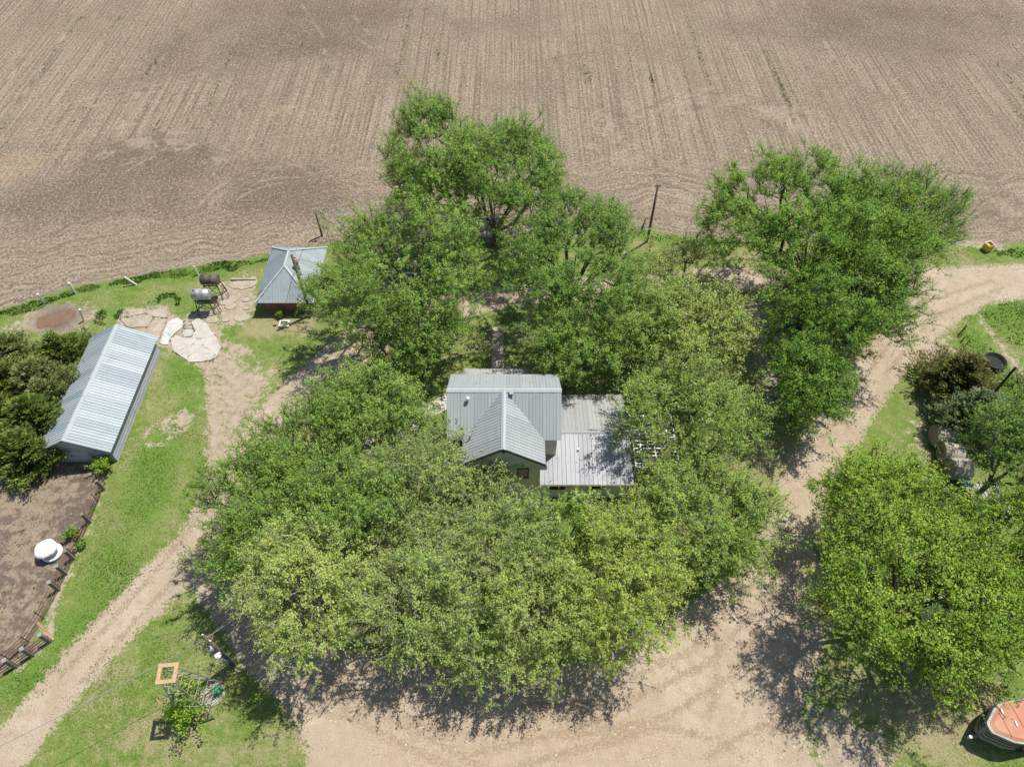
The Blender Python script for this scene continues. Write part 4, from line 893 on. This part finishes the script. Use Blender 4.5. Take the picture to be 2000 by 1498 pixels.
def fr(dx, dy, sx_, sy_):
    m = MB(); co, si = math.cos(ang), math.sin(ang); m.box((c[0]+dx*co-dy*si, c[1]+dx*si+dy*co, fz), (sx_, sy_, .07), ang); m.build('frame_board', M['new_wood'], tw)
fr(0, hw, 2*hw+wv, wv); fr(0, -hw, 2*hw+wv, wv); fr(-hw, 0, wv, 2*hw-wv-.01); fr(hw, 0, wv, 2*hw-wv-.01)
q = at(415, 1356); wl = thing('well_cover', q, 'round concrete well cover with green lid under the windmill tower', 'well')
m = MB(); m.lathe((q[0], q[1], -.1), [(.72, 0), (.72, .16), (.68, .2)], 22); m.build('concrete_ring', M['concrete_tan'], wl)
m = MB(); m.lathe((q[0]+.28, q[1]+.12, .1), [(.32, 0), (.32, .07), (.29, .1)], 20); m.build('lid', M['green_lid'], wl)
hs = MB(); P = [Vector((q[0]-.3+.5*math.cos(t*.55)*(1+.03*t), q[1]-.15+.4*math.sin(t*.55)*(1+.02*t), .14+.01*(t % 5))) for t in range(26)]
for a, b in zip(P, P[1:]): hs.tube(a, b, .03, n=5)
tag(hs.build('garden_hose', M['hose']), 'pale green hose coiled on the well cover', 'hose')
m = MB(); q = at(349, 1444); q2 = at(350, 1430); m.tube(q+[0, 0, .05], q2+[0, 0, .1], .05, n=7); tag(m.build('white_stake', M['white_worn']), 'short white stake lying on grass below the windmill tower', 'stake')

# ---- hay bales
def bale(px, py, yaw, label, r=.78, L=1.35):
    b = at(px, py); t = thing('hay_bale', b, label, 'hay bale', 'round hay bales by the cedars'); d = np.array([math.cos(yaw), math.sin(yaw), 0]); s = np.array([-d[1], d[0], 0]); n = 22
    rng = np.random.default_rng(int(px)); prof = [(-.5, .96), (-.46, 1), (-.2, 1.01), (.1, .99), (.46, 1), (.5, .96)]; V = []
    jit = rng.uniform(.97, 1.03, n)
    for f, k in prof:
        for i in range(n):
            a = 2*math.pi*i/n; rr = r*k*jit[i]; V.append(b+d*(f*L)+s*(rr*math.cos(a)*1.03)+np.array([0, 0, r*.93+rr*math.sin(a)*.95]))
    m = MB(); m.add(V, [(k*n+i, k*n+(i+1) % n, (k+1)*n+(i+1) % n, (k+1)*n+i) for k in range(5) for i in range(n)]); m.build('wrap', M['hay'], t, True)
    for e in (-.5, .5):
        m = MB(); vv = []; 
        for q_, k in enumerate((.97, .7, .4, .1)):
            for i in range(n):
                a = 2*math.pi*i/n; rr = r*k; vv.append(b+d*(e*L*(1.0+.02*(q_ % 2)))+s*(rr*math.cos(a))+np.array([0, 0, r*.93+rr*math.sin(a)*.95]))
        m.add(vv, [(k*n+i, k*n+(i+1) % n, (k+1)*n+(i+1) % n, (k+1)*n+i) for k in range(3) for i in range(n)]+[tuple(range(3*n, 4*n))]); m.build('end', M['hay_end'], t)
bale(1832, 862, -.12, 'round hay bale farthest up the row beside the blue-grey cedar')
bale(1848, 896, -.2, 'middle round hay bale of the three by the cedar')
bale(1862, 926, -.05, 'nearest round hay bale of three, weathered and grey')

# ---- rubber stock tank, bin, post in the right paddock
q = at(1938, 712); stk = thing('stock_tank', q, 'black round stock tank behind the brownish cedar', 'stock tank')
m = MB(); m.lathe((q[0], q[1], 0), [(.88, 0), (.9, .5), (.85, .55), (.79, .52), (.79, .2)], 28); m.build('wall', M['black_rubber'], stk, True)
m = MB(); m.lathe((q[0], q[1], .28), [(.78, 0), (.78, .01)], 24); m.build('water', M['water_dark'], stk)
q = at(1926, 488); yb_ = thing('yellow_bin', q, 'yellow open-topped bin with a pink label beside the drive', 'bin')
m = MB(); rz = .35; co, si = math.cos(rz), math.sin(rz)
def ib(dx, dy): return (q[0]+dx*co-dy*si, q[1]+dx*si+dy*co)
for dx, dy, sx_, sy_ in ((0, -.30, .62, .04), (0, .30, .62, .04), (-.29, 0, .04, .56), (.29, 0, .04, .56)):
    x, y = ib(dx, dy); m.box((x, y, .36), (sx_, sy_, .66), rz)
x, y = ib(0, 0); m.box((x, y, .06), (.54, .56, .06), rz); body = m.build('body', M['yellow'], yb_)
for dx, dy, sx_, sy_ in ((0, -.31, .70, .07), (0, .31, .70, .07), (-.315, 0, .07, .55), (.315, 0, .07, .55)):
    x, y = ib(dx, dy); m = MB(); m.box((x, y, .70), (sx_, sy_, .04), rz); m.build('rim', M['yellow'] if dy < 0 else M['white_worn'], yb_)
x, y = ib(.04, -.31); m = MB(); m.box((x, y, .735), (.5, .06, .02), rz); m.build('label_panel', M['pink'], yb_)
x, y = ib(0, .08); m = MB(); m.box((x, y, .42), (.10, .38, .36), rz); m.build('divider', M['yellow'], yb_)
x, y = ib(0, 0); m = MB(); m.box((x, y, -.0), (.58, .58, .05), rz); m.build('skid', M['black_rubber'], yb_)
post(1872, 654, 1.0, .06, M['pole'], 'dark corner post of the right paddock fence', (.25, .15), False)
post(1877, 668, .5, .05, M['pole'], 'short dark post below the paddock corner post', (.1, .1), False)
pipe_fence('paddock_fence', [(1876, 656), (1885, 676), (1905, 705), (1930, 740)], .8, 3, 'thin dark wire fence of the right paddock', 1.5, sub=.012)
post(1905, 810, 4.6, .09, M['bark_dark'], 'bare dark dead trunk leaning among the right cedars', (.9, .9), False)

# ---- V-nosed stock trailer, lower right
tn = at(1915, 1432); tl = thing('stock_trailer', tn, 'grey V-nosed trailer with faded orange roof at the lower right edge', 'trailer')
ax = np.array([.985, .17, 0]); ay = np.array([-.17, .985, 0]); o = at(1931, 1421, 1.9); o[2] = 0
def tp(u, v, z): return o+ax*u+ay*v+np.array([0, 0, z])
plan = [(0, .12), (.05, .28), (.9, .92), (1.4, 1.1), (6.0, 1.1), (6.0, -1.1), (1.5, -1.1), (.95, -.92), (.05, -.28), (0, -.12)]
m = MB(); n = len(plan)
lv = [(0.94, .45), (1.0, .55), (1.0, 1.75), (.985, 1.85)]
m.add([tp(3+(u-3)*(k if u < 2 else 1), v*k, z) for k, z in lv for u, v in plan], [(j*n+i, j*n+(i+1) % n, (j+1)*n+(i+1) % n, (j+1)*n+i) for j in range(3) for i in range(n)]+[tuple(range(n-1, -1, -1)), tuple(range(3*n, 4*n))])
m.build('body', M['trailer'], tl)
for z in (1.0, 1.35, 1.62):
    m = MB()
    for a, b in zip(plan, plan[1:]):
        m.bar(tp(3+(a[0]-3)*1.006, a[1]*1.015, z), tp(3+(b[0]-3)*1.006, b[1]*1.015, z), .03, .05)
    m.build('side_rail', M['fascia'], tl)
m = MB(); k1, k2 = .93, .86
m.add([tp(3.1+(u-3.1)*k1, v*.9, 1.86) for u, v in plan]+[tp(3.1+(u-3.1)*k2, v*.78, 1.93) for u, v in plan], [(i, (i+1) % n, n+(i+1) % n, n+i) for i in range(n)]+[tuple(range(n, 2*n))]); rf_ = m.build('roof', M['orange'], tl)
for u in (1.0, 1.9, 2.8):
    hv = .62 if u < 1.2 else .82
    m = MB(); m.bar(tp(u, -hv, 1.945), tp(u, hv, 1.945), .04, .025); m.build('roof_rib', M['orange'], rf_)
for u, v in ((1.15, .66), (1.55, -.05), (1.95, -.80)):
    m = MB(); m.bar(tp(u, v-.12, 1.965), tp(u+.05, v+.12, 1.965), .07, .05); m.build('marker_lamp', M['plastic_white'], rf_)
m = MB(); m.bar(tp(-.55, -.12, .5), tp(.3, -.12, .55), .14, .12); m.tube(tp(-.5, -.12, .56), tp(-.5, -.12, .75), .09, n=8); m.build('hitch', M['steel'], tl)
for v in (-1.16, 1.16):
    m = MB(); m.bar(tp(2.1, v, .55), tp(3.9, v, .55), .2, .06); m.build('fender', M['trailer'], tl)
    for u in (2.5, 3.4):
        m = MB(); m.tube(tp(u, v-.1, .34), tp(u, v+.1, .34), .34, n=16); m.build('wheel', M['black_rubber'], tl)

# ---- things half hidden under the right-hand trees
q = at(1868, 1215); wt = thing('white_camper', q, 'long white-roofed camper mostly hidden under the lower right trees', 'camper')
m = MB(); m.box((q[0], q[1], 1.15), (4.6, 2.0, 1.5), .12); m.build('body', M['white_worn'], wt)
m = MB(); m.box((q[0], q[1], 1.95), (4.8, 2.15, .1), .12); rfc = m.build('roof', M['plastic_white'], wt)
m = MB(); m.box((q[0]+.8, q[1]+.1, 2.05), (.4, .4, .12), .12); m.build('roof_vent', M['white_worn'], rfc)
for dx in (-.6, .5):
    for dy in (-.9, .9):
        m = MB(); m.tube((q[0]+dx, q[1]+dy, .33), (q[0]+dx, q[1]+dy*1.16, .33), .33, n=14); m.build('wheel', M['black_rubber'], wt)
m = MB(); m.bar((q[0]-2.3, q[1]-.3, .4), (q[0]-3.3, q[1]-.42, .4), .12, .12); m.build('hitch', M['steel'], wt)
q = at(1925, 985); bs = thing('board_stack', q, 'stack of grey boards with blue tarp corners under dark trees', 'board stack')
for k in range(9):
    m = MB(); m.box((q[0]-1.1+k*.27, q[1], .5+.02*(k % 3)), (.22, 2.6+.2*(k % 2), .12), .06); m.build('board', M['boards'], bs)
for s in (-.8, .8):
    m = MB(); m.box((q[0], q[1]+s, .2), (2.4, .14, .38), .06); m.build('bearer', M['old_wood'], bs)
for dx, dy in ((-1.1, 1.3), (1.1, 1.3), (-1.0, -1.3)):
    m = MB(); m.add([(q[0]+dx-.22, q[1]+dy-.18, .62), (q[0]+dx+.2, q[1]+dy-.2, .63), (q[0]+dx+.24, q[1]+dy+.2, .55), (q[0]+dx-.2, q[1]+dy+.22, .5), (q[0]+dx, q[1]+dy, .72)], [(0, 1, 4), (1, 2, 4), (2, 3, 4), (3, 0, 4), (3, 2, 1, 0)]); m.build('tarp_corner', M['blue'], bs)
q = at(940, 1195); m = MB(); P = []
for i in range(7):
    for j in range(5):
        P.append((q[0]-1.0+i*.33, q[1]-.5+j*.25, .25+.35*math.sin(math.pi*i/6)*math.sin(math.pi*j/4)+.05*math.sin(3*i+5*j)))
P += [(x, y, 0) for x, y, z in P]
m.add(P, [(i*5+j, (i+1)*5+j, (i+1)*5+j+1, i*5+j+1) for i in range(6) for j in range(4)])
tag(m.build('white_tarp', M['plastic_white'], recalc=False), 'white tarp on the ground glimpsed through trees below the house', 'tarp')
wire(topB-[0, 0, .15], (26, 52.5, 6.5), .5, 'wire running from the bare pole into the big maple', .022)
wire(topA-[0, 0, .3], (-7.5, 40, 6.5), .4, 'wire running from the brick outbuilding pole into the broad green tree', .022)

# ------------------------------------------------------------------ trees
def grow(base, fork, tips, rng, bal=.35, wander=.10, limbs=()):
    """branch skeleton: every tip joins the existing node that keeps both the joint and the whole path short"""
    base = np.array(base, float); fork = np.array(fork, float); N = [base]; par = [-1]; path = [0.0]
    seg = max(2, int(np.linalg.norm(fork-base)/.8))
    for i in range(1, seg+1):
        p = base+(fork-base)*i/seg+rng.normal(0, .05, 3)*(i < seg); N.append(p); par.append(len(N)-2); path.append(path[-1]+np.linalg.norm(p-N[-2]))
    root = len(N)-1
    def chain(a, q):
        L = np.linalg.norm(q-N[a]); k = max(1, int(L/.8)); prev = a; s = N[a].copy(); bend = rng.normal(0, 1, 3)*wander*L; bend[2] -= .08*L
        for i in range(1, k+1):
            t = i/k; p = s+(q-s)*t+bend*math.sin(math.pi*t)*.5
            N.append(p); par.append(prev); path.append(path[prev]+np.linalg.norm(p-N[prev])); prev = len(N)-1
        return prev
    for q in limbs: chain(root, np.array(q))
    order = np.argsort(np.linalg.norm(tips-fork, axis=1)); ends = []
    cap = 4096; A = np.zeros((cap*4, 3)); PL = np.zeros(cap*4); used = 0
    for o in order:
        n = len(N)
        if n > used: A[used:n] = N[used:n]; PL[used:n] = path[used:n]; used = n
        d = np.linalg.norm(A[:n]-tips[o], axis=1)+bal*PL[:n]; d[:root] += 50
        ends.append(chain(int(np.argmin(d)), tips[o]))
    return np.array(N), np.array(par), np.array(ends), order
def tubes(N, par, rad, sides=4):
    c = np.arange(1, len(N)); p = par[1:]; A, B = N[p], N[c]; d = B-A; L = np.linalg.norm(d, axis=1)[:, None]+1e-9; d = d/L
    ref = np.where(np.abs(d[:, 2:3]) > .9, np.array([[1., 0, 0]]), np.array([[0, 0, 1.]])); u = np.cross(d, ref); u /= np.linalg.norm(u, axis=1)[:, None]; v = np.cross(d, u)
    r1 = rad[c]; r0 = np.minimum(rad[p], r1*1.35); V = []
    for R, C in ((r0, A), (r1, B)):
        for i in range(sides):
            t = 2*math.pi*i/sides; V.append(C+R[:, None]*(u*math.cos(t)+v*math.sin(t)))
    V = np.stack(V, 1); n = len(c); base = (np.arange(n)*2*sides)[:, None]
    F = np.concatenate([base+np.array([[i, (i+1) % sides, sides+(i+1) % sides, sides+i]]) for i in range(sides)], 1)
    return V.reshape(-1, 3), F.ravel()
def lobes_for(c, R, rng, k):
    out = [(c, R*.86)]
    for i in range(k):
        a = 2*math.pi*(i+rng.uniform(-.3, .3))/k; e = rng.uniform(-.35, .85)
        d = np.array([math.cos(a)*math.cos(e), math.sin(a)*math.cos(e), math.sin(e)])
        out.append((c+d*R*rng.uniform(.58, .7), R*rng.uniform(.26, .4)))
    return out
def tree(px, py, hw, hh, zc, rz, kind, label, base=None, name='deciduous_tree', dens=1.0, leaf=.142, sparse=1.0, bark='bark', seed=0, fork=.3, spread=.40, group='deciduous trees', zmin=1.0):
    rng = np.random.default_rng(1000+seed)
    if py > 860 and px < 1500: zc *= .82; rz *= .86
    hw *= 1.04; hh *= 1.04; zj = rng.uniform(.88, 1.1); zc *= zj; c = at(px, py, zc); sc = depth(c)/FOC; rx = hw*sc; ry = math.sqrt(max((hh*sc)**2-(CP*rz)**2, (.45*rx)**2))/SP; ry = min(ry, rx*1.35)
    R = np.array([rx, ry, rz])
    b = at(*base) if base is not None else np.array([c[0]+rng.uniform(-.5, .5), c[1]+rng.uniform(-.3, .6), 0])
    vol = rx*ry*rz; nt_ = int(np.clip(40*vol**.62*dens, 60, 800))
    lobes = lobes_for(c, R, rng, int(np.clip(5+vol/14, 6, 13)))
    w = np.array([np.prod(l[1]) for l in lobes])**.6; w /= w.sum(); T = []
    per_c = 4
    for (lc, lr), n in zip(lobes, rng.multinomial(nt_//per_c, w)):
        d = rng.normal(0, 1, (n, 3)); d /= np.linalg.norm(d, axis=1)[:, None]; d[:, 2] = np.where(d[:, 2] < -.55, -d[:, 2]*.6, d[:, 2])
        q = lc+d*lr*(rng.random((n, 1))**.16)
        T.append(np.repeat(q, per_c, 0)+rng.normal(0, 1, (n*per_c, 3))*np.array([.5, .5, .36])*rng.uniform(.7, 1.4, (n, 1)).repeat(per_c, 0))
    T = np.vstack(T); T = T[T[:, 2] > max(zmin, zc-rz*.95)]
    fk = np.array([b[0]*.75+c[0]*.25, b[1]*.75+c[1]*.25, max(1.0, (zc-rz*.6)*.0+fork*(zc+rz*.5))])
    limbs = [fk+(l[0]-fk)*.62 for l in lobes[1:]][:7]
    N, par, ends, order = grow(b, fk, T, rng, limbs=limbs)
    cnt = np.zeros(len(N)); cnt[ends] += 1
    for i in range(len(N)-1, 0, -1): cnt[par[i]] += max(cnt[i], .0)
    rad = np.clip(.014*np.maximum(cnt, .7)**.45, .012, .3)
    V, F = tubes(N, par, rad)
    t = thing(name, b, label, 'tree', group)
    # twigs
    K = 5; n = len(ends); E = N[ends]; out = E-(c-np.array([0, 0, rz*.5])); out /= np.linalg.norm(out, axis=1)[:, None]+1e-9
    D = np.repeat(out, K, 0)*.8+rng.normal(0, .62, (n*K, 3))+np.array([0, 0, .28]); D /= np.linalg.norm(D, axis=1)[:, None]
    S = np.repeat(E, K, 0)-D*.12; TL = rng.uniform(.5, 1.15, n*K)[:, None]*(leaf/.142); Q = S+D*TL
    sd_ = np.cross(D, rng.normal(0, 1, D.shape)); sd_ /= np.linalg.norm(sd_, axis=1)[:, None]
    TV = np.stack([S-sd_*.016, S+sd_*.016, Q+sd_*.007, Q-sd_*.007], 1).reshape(-1, 3)
    o = len(V); V = np.vstack([V, TV]); F = np.concatenate([F, o+np.arange(len(TV))])
    link('trunk', raw_mesh('trunk', V, F, 4, M[bark]), t)
    # leaves along the twigs
    per = max(5, int(14.5*sparse+.5)); m = n*K*per
    I = np.repeat(np.arange(n*K), per); f = .18+.86*rng.random(m)**.7
    C = S[I]+D[I]*TL[I]*f[:, None]+rng.normal(0, .07, (m, 3))*(leaf/.142)
    nrm = D[I]*.6+rng.normal(0, .42, (m, 3))+np.array([0, 0, .62]); nrm /= np.linalg.norm(nrm, axis=1)[:, None]
    a = np.cross(nrm, rng.normal(0, 1, (m, 3))); a /= np.linalg.norm(a, axis=1)[:, None]; bb = np.cross(nrm, a)
    ln = leaf*.88*(.45+.95*rng.random(m)**1.4)[:, None]*.5; wd_ = ln*rng.uniform(.55, .85, m)[:, None]
    LV = np.stack([C-a*ln, C+a*ln*.45+bb*wd_, C+a*ln*.5-bb*wd_], 1).reshape(-1, 3)
    tip_tone = np.repeat(rng.normal(0, .10, n), K*per)+np.repeat(rng.normal(0, .10, n*K), per); tone = np.clip(.44+np.repeat(np.repeat(rng.normal(0, .09, n//4+1), 4)[:n], K*per)+tip_tone+.16*(f-.5)+rng.normal(0, .12, m), 0, 1)
    link('crown', raw_mesh('crown', LV, np.arange(len(LV)), 3, LEAF[kind], {'tone': np.repeat(tone, 3)}), t)
    return t
def cedar(px, py, hw, hh, h, kind, label, seed, base=None, name='cedar_tree'):
    """conical evergreen: tiers of upswept sprays"""
    rng = np.random.default_rng(3000+seed); c = at(px, py, h*.45); sc = depth(c)/FOC; r = hw*sc*1.32; hh *= 1.32; ry = min(max(hh*sc/SP*.85, r*.7), r*1.3)
    b = np.array([c[0], c[1], 0]); t = thing(name, b, label, 'tree', 'cedar trees')
    nb = int(150*max(r, 1.2)); zz = h*(.06+.94*rng.random(nb)**1.15); a = rng.uniform(0, 2*math.pi, nb); prof = np.clip((1-zz/h), 0, 1)**.7*(.78+.22*np.sin(3*a+zz*2+seed)+.12*np.sin(7*a-zz*3))*rng.uniform(.62, 1.22, nb)
    tip = np.column_stack([b[0]+np.cos(a)*r*prof, b[1]+np.sin(a)*ry*prof, zz+.25*prof*r*.5]); root = np.column_stack([np.full(nb, b[0]), np.full(nb, b[1]), np.maximum(zz-.28*r*prof, .15)])
    N = np.vstack([[b], [b+[0, 0, h*.5]], [b+[0, 0, h*.95]]]); V, F = tubes(N, np.array([-1, 0, 1]), np.array([.16, .11, .03]), 7)
    D = tip-root; L = np.linalg.norm(D, axis=1)[:, None]; d = D/np.maximum(L, 1e-6); s = np.cross(d, [[0, 0, 1.]]); s /= np.linalg.norm(s, axis=1)[:, None]+1e-9
    BV = np.stack([root-s*.03, root+s*.03, tip+s*.008, tip-s*.008], 1).reshape(-1, 3); o = len(V)
    link('trunk', raw_mesh('trunk', np.vstack([V, BV]), np.concatenate([F, o+np.arange(len(BV))]), 4, M['bark_dark']), t)
    per = 60; m = nb*per; I = np.repeat(np.arange(nb), per); f = .35+.65*rng.random(m)**.7
    wdt = .36*(1.15-f)*np.maximum(L[I, 0], .6)*.5+.05
    off = rng.normal(0, 1, m); C = root[I]+D[I]*f[:, None]+s[I]*(off*wdt)[:, None]+np.column_stack([np.zeros(m), np.zeros(m), rng.normal(0, .07, m)+.10*f])
    dd = d[I]*.9+s[I]*(np.sign(off)*.55)[:, None]+rng.normal(0, .28, (m, 3))+np.array([0, 0, .35]); dd /= np.linalg.norm(dd, axis=1)[:, None]
    w_ = np.cross(dd, rng.normal(0, 1, (m, 3))); w_ /= np.linalg.norm(w_, axis=1)[:, None]
    ln = rng.uniform(.16, .36, m)[:, None]; ww = rng.uniform(.028, .055, m)[:, None]
    LV = np.stack([C-dd*ln*.5, C+w_*ww, C+dd*ln*.5, C-w_*ww], 1).reshape(-1, 3)
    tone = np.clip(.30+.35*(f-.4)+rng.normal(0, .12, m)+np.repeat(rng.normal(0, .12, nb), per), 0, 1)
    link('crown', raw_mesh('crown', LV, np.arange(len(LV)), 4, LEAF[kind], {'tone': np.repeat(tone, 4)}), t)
    return t
TREES = [
 # px, py, half width, half height, crown z, crown rz, kind, label, extra
 (850, 318, 98, 140, 7.6, 5.6, 'elm', 'tall airy green tree farthest back, rising against the field', dict(base=(922, 470), sparse=1.3, dens=1.2, leaf=.16)),
 (990, 345, 112, 122, 7.0, 5.0, 'elm', 'round-topped tree with several bare leaning stems at field edge', dict(base=(960, 478), sparse=1.3, dens=1.2, fork=.14, leaf=.16)),
 (785, 525, 178, 168, 6.6, 5.2, 'elm', 'broad full green tree right of the brick outbuilding', dict(dens=1.25, sparse=1.3, leaf=.16)),
 (1120, 520, 148, 150, 6.8, 5.0, 'deep', 'large dark green tree left of the bare utility pole', dict(dens=1.25, sparse=1.3, leaf=.16)),
 (1120, 680, 105, 78, 5.2, 3.6, 'elm', 'mid-sized green tree directly behind the main house roof, right of the walk', {}),
 (1322, 535, 88, 55, 4.6, 3.0, 'lime', 'small sparse pale lime tree beside the north drive below the bare pole', dict(sparse=.65, bark='bark_pale')),
 (1350, 650, 130, 98, 5.4, 4.0, 'lime', 'pale lime rounded tree left of the big maples', dict(sparse=.95)),
 (1340, 818, 150, 108, 5.2, 4.0, 'fresh', 'bright green tree overhanging the white pergola', dict(sparse=.85)),
 (1375, 1020, 162, 118, 5.6, 4.2, 'fresh', 'fresh green loose tree at right of the house beside the drive', dict(sparse=1.0)),
 (1205, 1125, 125, 152, 6.2, 4.6, 'yellow', 'yellow-green tree in front of the low addition', dict(sparse=.95, bark='bark_pale')),
 (1045, 1205, 112, 125, 5.6, 4.4, 'lime', 'green-lime tree at the bottom centre edge of the grove', dict(bark='bark_pale', sparse=.9)),
 (935, 1245, 85, 88, 4.6, 3.6, 'grey', 'drooping sage-green tree at the lowest edge of the grove', dict(bark='bark_pale', sparse=.8)),
 (800, 1165, 118, 128, 5.8, 4.6, 'grey', 'twiggy sage-green tree in the lower middle of the grove', dict(bark='bark_pale', sparse=.75)),
 (605, 1150, 112, 142, 6.2, 4.6, 'lime', 'pale lime tree at the lower left of the grove', dict(bark='bark_pale', sparse=.9)),
 (505, 1005, 118, 138, 6.0, 4.6, 'elm', 'mid-green full tree at the far left of the grove', dict(dens=1.1)),
 (722, 808, 122, 95, 5.4, 4.0, 'elm', 'green tree left of the main roof across the pale walk', {}),
 (600, 885, 105, 98, 5.6, 4.0, 'elm', 'open-branched green tree beside the left drive', dict(sparse=.8)),
 (690, 990, 105, 105, 6.0, 4.2, 'elm', 'dense mid-green tree in the left middle of the grove', {}),
 (800, 955, 108, 102, 6.2, 4.2, 'grey', 'greyish half-leafed tree left of the wing gable', dict(bark='bark_pale', sparse=.6)),
 (915, 935, 98, 78, 4.6, 3.6, 'grey', 'sparse twiggy tree leaning over the wing gable', dict(sparse=.7, bark='bark_pale', base=(915, 1020))),
 (985, 1070, 115, 92, 5.4, 4.0, 'grey', 'light green loose tree just below the wing gable', dict(bark='bark_pale', sparse=.85)),
 (1555, 425, 190, 140, 8.6, 5.0, 'maple', 'huge dark green maple with open limbs left of the yellow bin', dict(base=(1562, 642), fork=.38, leaf=.17, sparse=1.25, bark='bark_dark', dens=1.1)),
 (815, 655, 110, 70, 4.6, 3.4, 'elm', 'low spreading green tree left of the straight walk', {}),
 (1245, 640, 90, 90, 5.0, 3.6, 'fresh', 'mid-green tree between the dark tree and the pale lime tree', {}),
 (805, 860, 68, 55, 4.2, 2.8, 'elm', 'small loose tree over the pale walk left of the gable', dict(sparse=.7)),
 (1100, 1030, 85, 60, 4.6, 3.2, 'elm', 'small green tree right below the addition front wall', dict(sparse=.9)),
 (1690, 475, 120, 128, 7.6, 4.6, 'maple', 'upright middle maple between the two wide maple crowns', dict(base=(1630, 625), leaf=.16, sparse=.8, bark='bark_dark')),
 (1772, 425, 108, 105, 7.4, 4.0, 'maple', 'thin-leafed maple with long bare right-reaching limbs', dict(base=(1694, 592), fork=.34, leaf=.16, sparse=.65, bark='bark')),
 (1640, 600, 165, 118, 5.9, 4.8, 'maple', 'dense vivid green maple over the bend of the drive', dict(base=(1588, 770), leaf=.16, bark='bark_dark', sparse=.9)),
 (1572, 742, 70, 105, 4.2, 3.6, 'maple', 'lower vivid green maple beside the shaded drive', dict(leaf=.16, bark='bark_dark')),
 (1705, 975, 125, 95, 5.0, 3.8, 'maple_lime', 'fresh green maple nearest the drive below the hay bales', dict(base=(1685, 1075), leaf=.16, sparse=.9, bark='bark_dark')),
 (1775, 1158, 180, 172, 5.6, 4.6, 'maple_lime', 'largest fresh green maple at the lower right', dict(leaf=.16, dens=1.1, sparse=.72, bark='bark_dark')),
 (1950, 1190, 110, 105, 4.6, 3.6, 'maple_lime', 'fresh green maple above the orange-roofed trailer', dict(leaf=.16, bark='bark_dark')),
 (1985, 1060, 105, 112, 5.0, 4.0, 'maple_lime', 'fresh green maple at the right picture edge below dark trees', dict(leaf=.16, bark='bark_dark')),
 (1990, 890, 95, 112, 5.0, 4.0, 'deep', 'dark green leafy tree right of the hay bales', dict(leaf=.14)),
 (2005, 775, 45, 48, 2.4, 2.2, 'deep', 'dark green bushy tree at the right edge behind cedars', {}),
]
for i, (px, py, hw, hh_, zc, rz, kind, lab, kw) in enumerate(TREES):
    tree(px, py, hw, hh_, zc, rz, kind, lab, seed=i, **kw)
for i, a in enumerate([
 (1878, 738, 80, 70, 4.0, 'cedar_brown', 'brownish olive cedar in front of the black stock tank'),
 (1905, 815, 78, 76, 4.4, 'cedar_grey', 'blue-grey cedar behind the row of hay bales'),
 (118, 690, 55, 52, 3.4, 'cedar', 'dark green cedar nearest the puddle left of the shed'),
 (85, 745, 82, 58, 4.0, 'cedar_pale', 'pale grey-green cedar behind the middle of the shed'),
 (72, 815, 78, 58, 3.9, 'cedar', 'olive green cedar against the middle of the shed'),
 (48, 880, 80, 55, 3.6, 'cedar', 'yellow-tipped cedar at the near end of the shed'),
 (20, 690, 60, 50, 3.4, 'cedar_pale', 'low pale cedar at the left below the puddle bank'),
 (5, 745, 70, 55, 3.8, 'cedar', 'olive cedar squeezed between the pale ones at left'),
 (95, 775, 55, 50, 3.4, 'cedar_pale', 'small pale cedar touching the shed roof'),
 (-30, 690, 55, 50, 3.6, 'cedar_pale', 'grey-green cedar cut by the left picture edge above others'),
 (-20, 790, 60, 60, 4.0, 'cedar', 'dark cedar cut by the left picture edge'),
]): cedar(*a, seed=i)

# ---- small shrubs
def shrub(px, py, r, h, kind, label, seed, n=40, leaf=.16, per=55):
    rng = np.random.default_rng(5000+seed); b = at(px, py); t = thing('shrub', b, label, 'shrub', 'small shrubs')
    tip = b+np.column_stack([rng.normal(0, r*.55, n), rng.normal(0, r*.55, n), h*rng.uniform(.35, 1, n)])
    D = tip-b; s = np.cross(D, [[0, 0, 1.]]); s /= np.linalg.norm(s, axis=1)[:, None]
    V = np.stack([np.repeat(b[None], n, 0)-s*.015, np.repeat(b[None], n, 0)+s*.015, tip+s*.006, tip-s*.006], 1).reshape(-1, 3)
    link('stems', raw_mesh('stems', V, np.arange(len(V)), 4, M['bark']), t)
    m = n*per; I = np.repeat(np.arange(n), per); f = .45+.6*rng.random(m); C = b+D[I]*f[:, None]+rng.normal(0, .1*max(r, .6), (m, 3)); C[:, 2] = np.maximum(C[:, 2], .03)
    nrm = rng.normal(0, .6, (m, 3))+[0, 0, .8]; nrm /= np.linalg.norm(nrm, axis=1)[:, None]; a = np.cross(nrm, rng.normal(0, 1, (m, 3))); a /= np.linalg.norm(a, axis=1)[:, None]; bb = np.cross(nrm, a)
    ln = leaf*rng.uniform(.5, 1.1, m)[:, None]*.5
    LV = np.stack([C-a*ln, C+bb*ln*.6, C+a*ln, C-bb*ln*.6], 1).reshape(-1, 3)
    link('foliage', raw_mesh('foliage', LV, np.arange(len(LV)), 4, LEAF[kind], {'tone': np.repeat(np.clip(rng.normal(.5, .2, m), 0, 1), 4)}), t)
shrub(208, 915, .75, 1.5, 'maple_lime', 'bright green shrub at the near corner of the shed', 1)
shrub(150, 1046, .45, .9, 'maple', 'small green bush growing through the pen fence', 2, 24)
shrub(162, 1068, .35, .5, 'deep', 'low dark weeds at the foot of the pen fence', 3, 20)
shrub(550, 618, .35, .7, 'maple', 'small leafy shrub before the brick outbuilding wall', 4, 18)
shrub(372, 1400, 1.15, 2.6, 'maple_lime', 'leafy vine climbing the windmill tower legs', 5, 60, .17, 40)
shrub(384, 1352, .7, 3.0, 'yellow', 'yellow-green vine on the upper windmill tower', 6, 26, .17, 30)
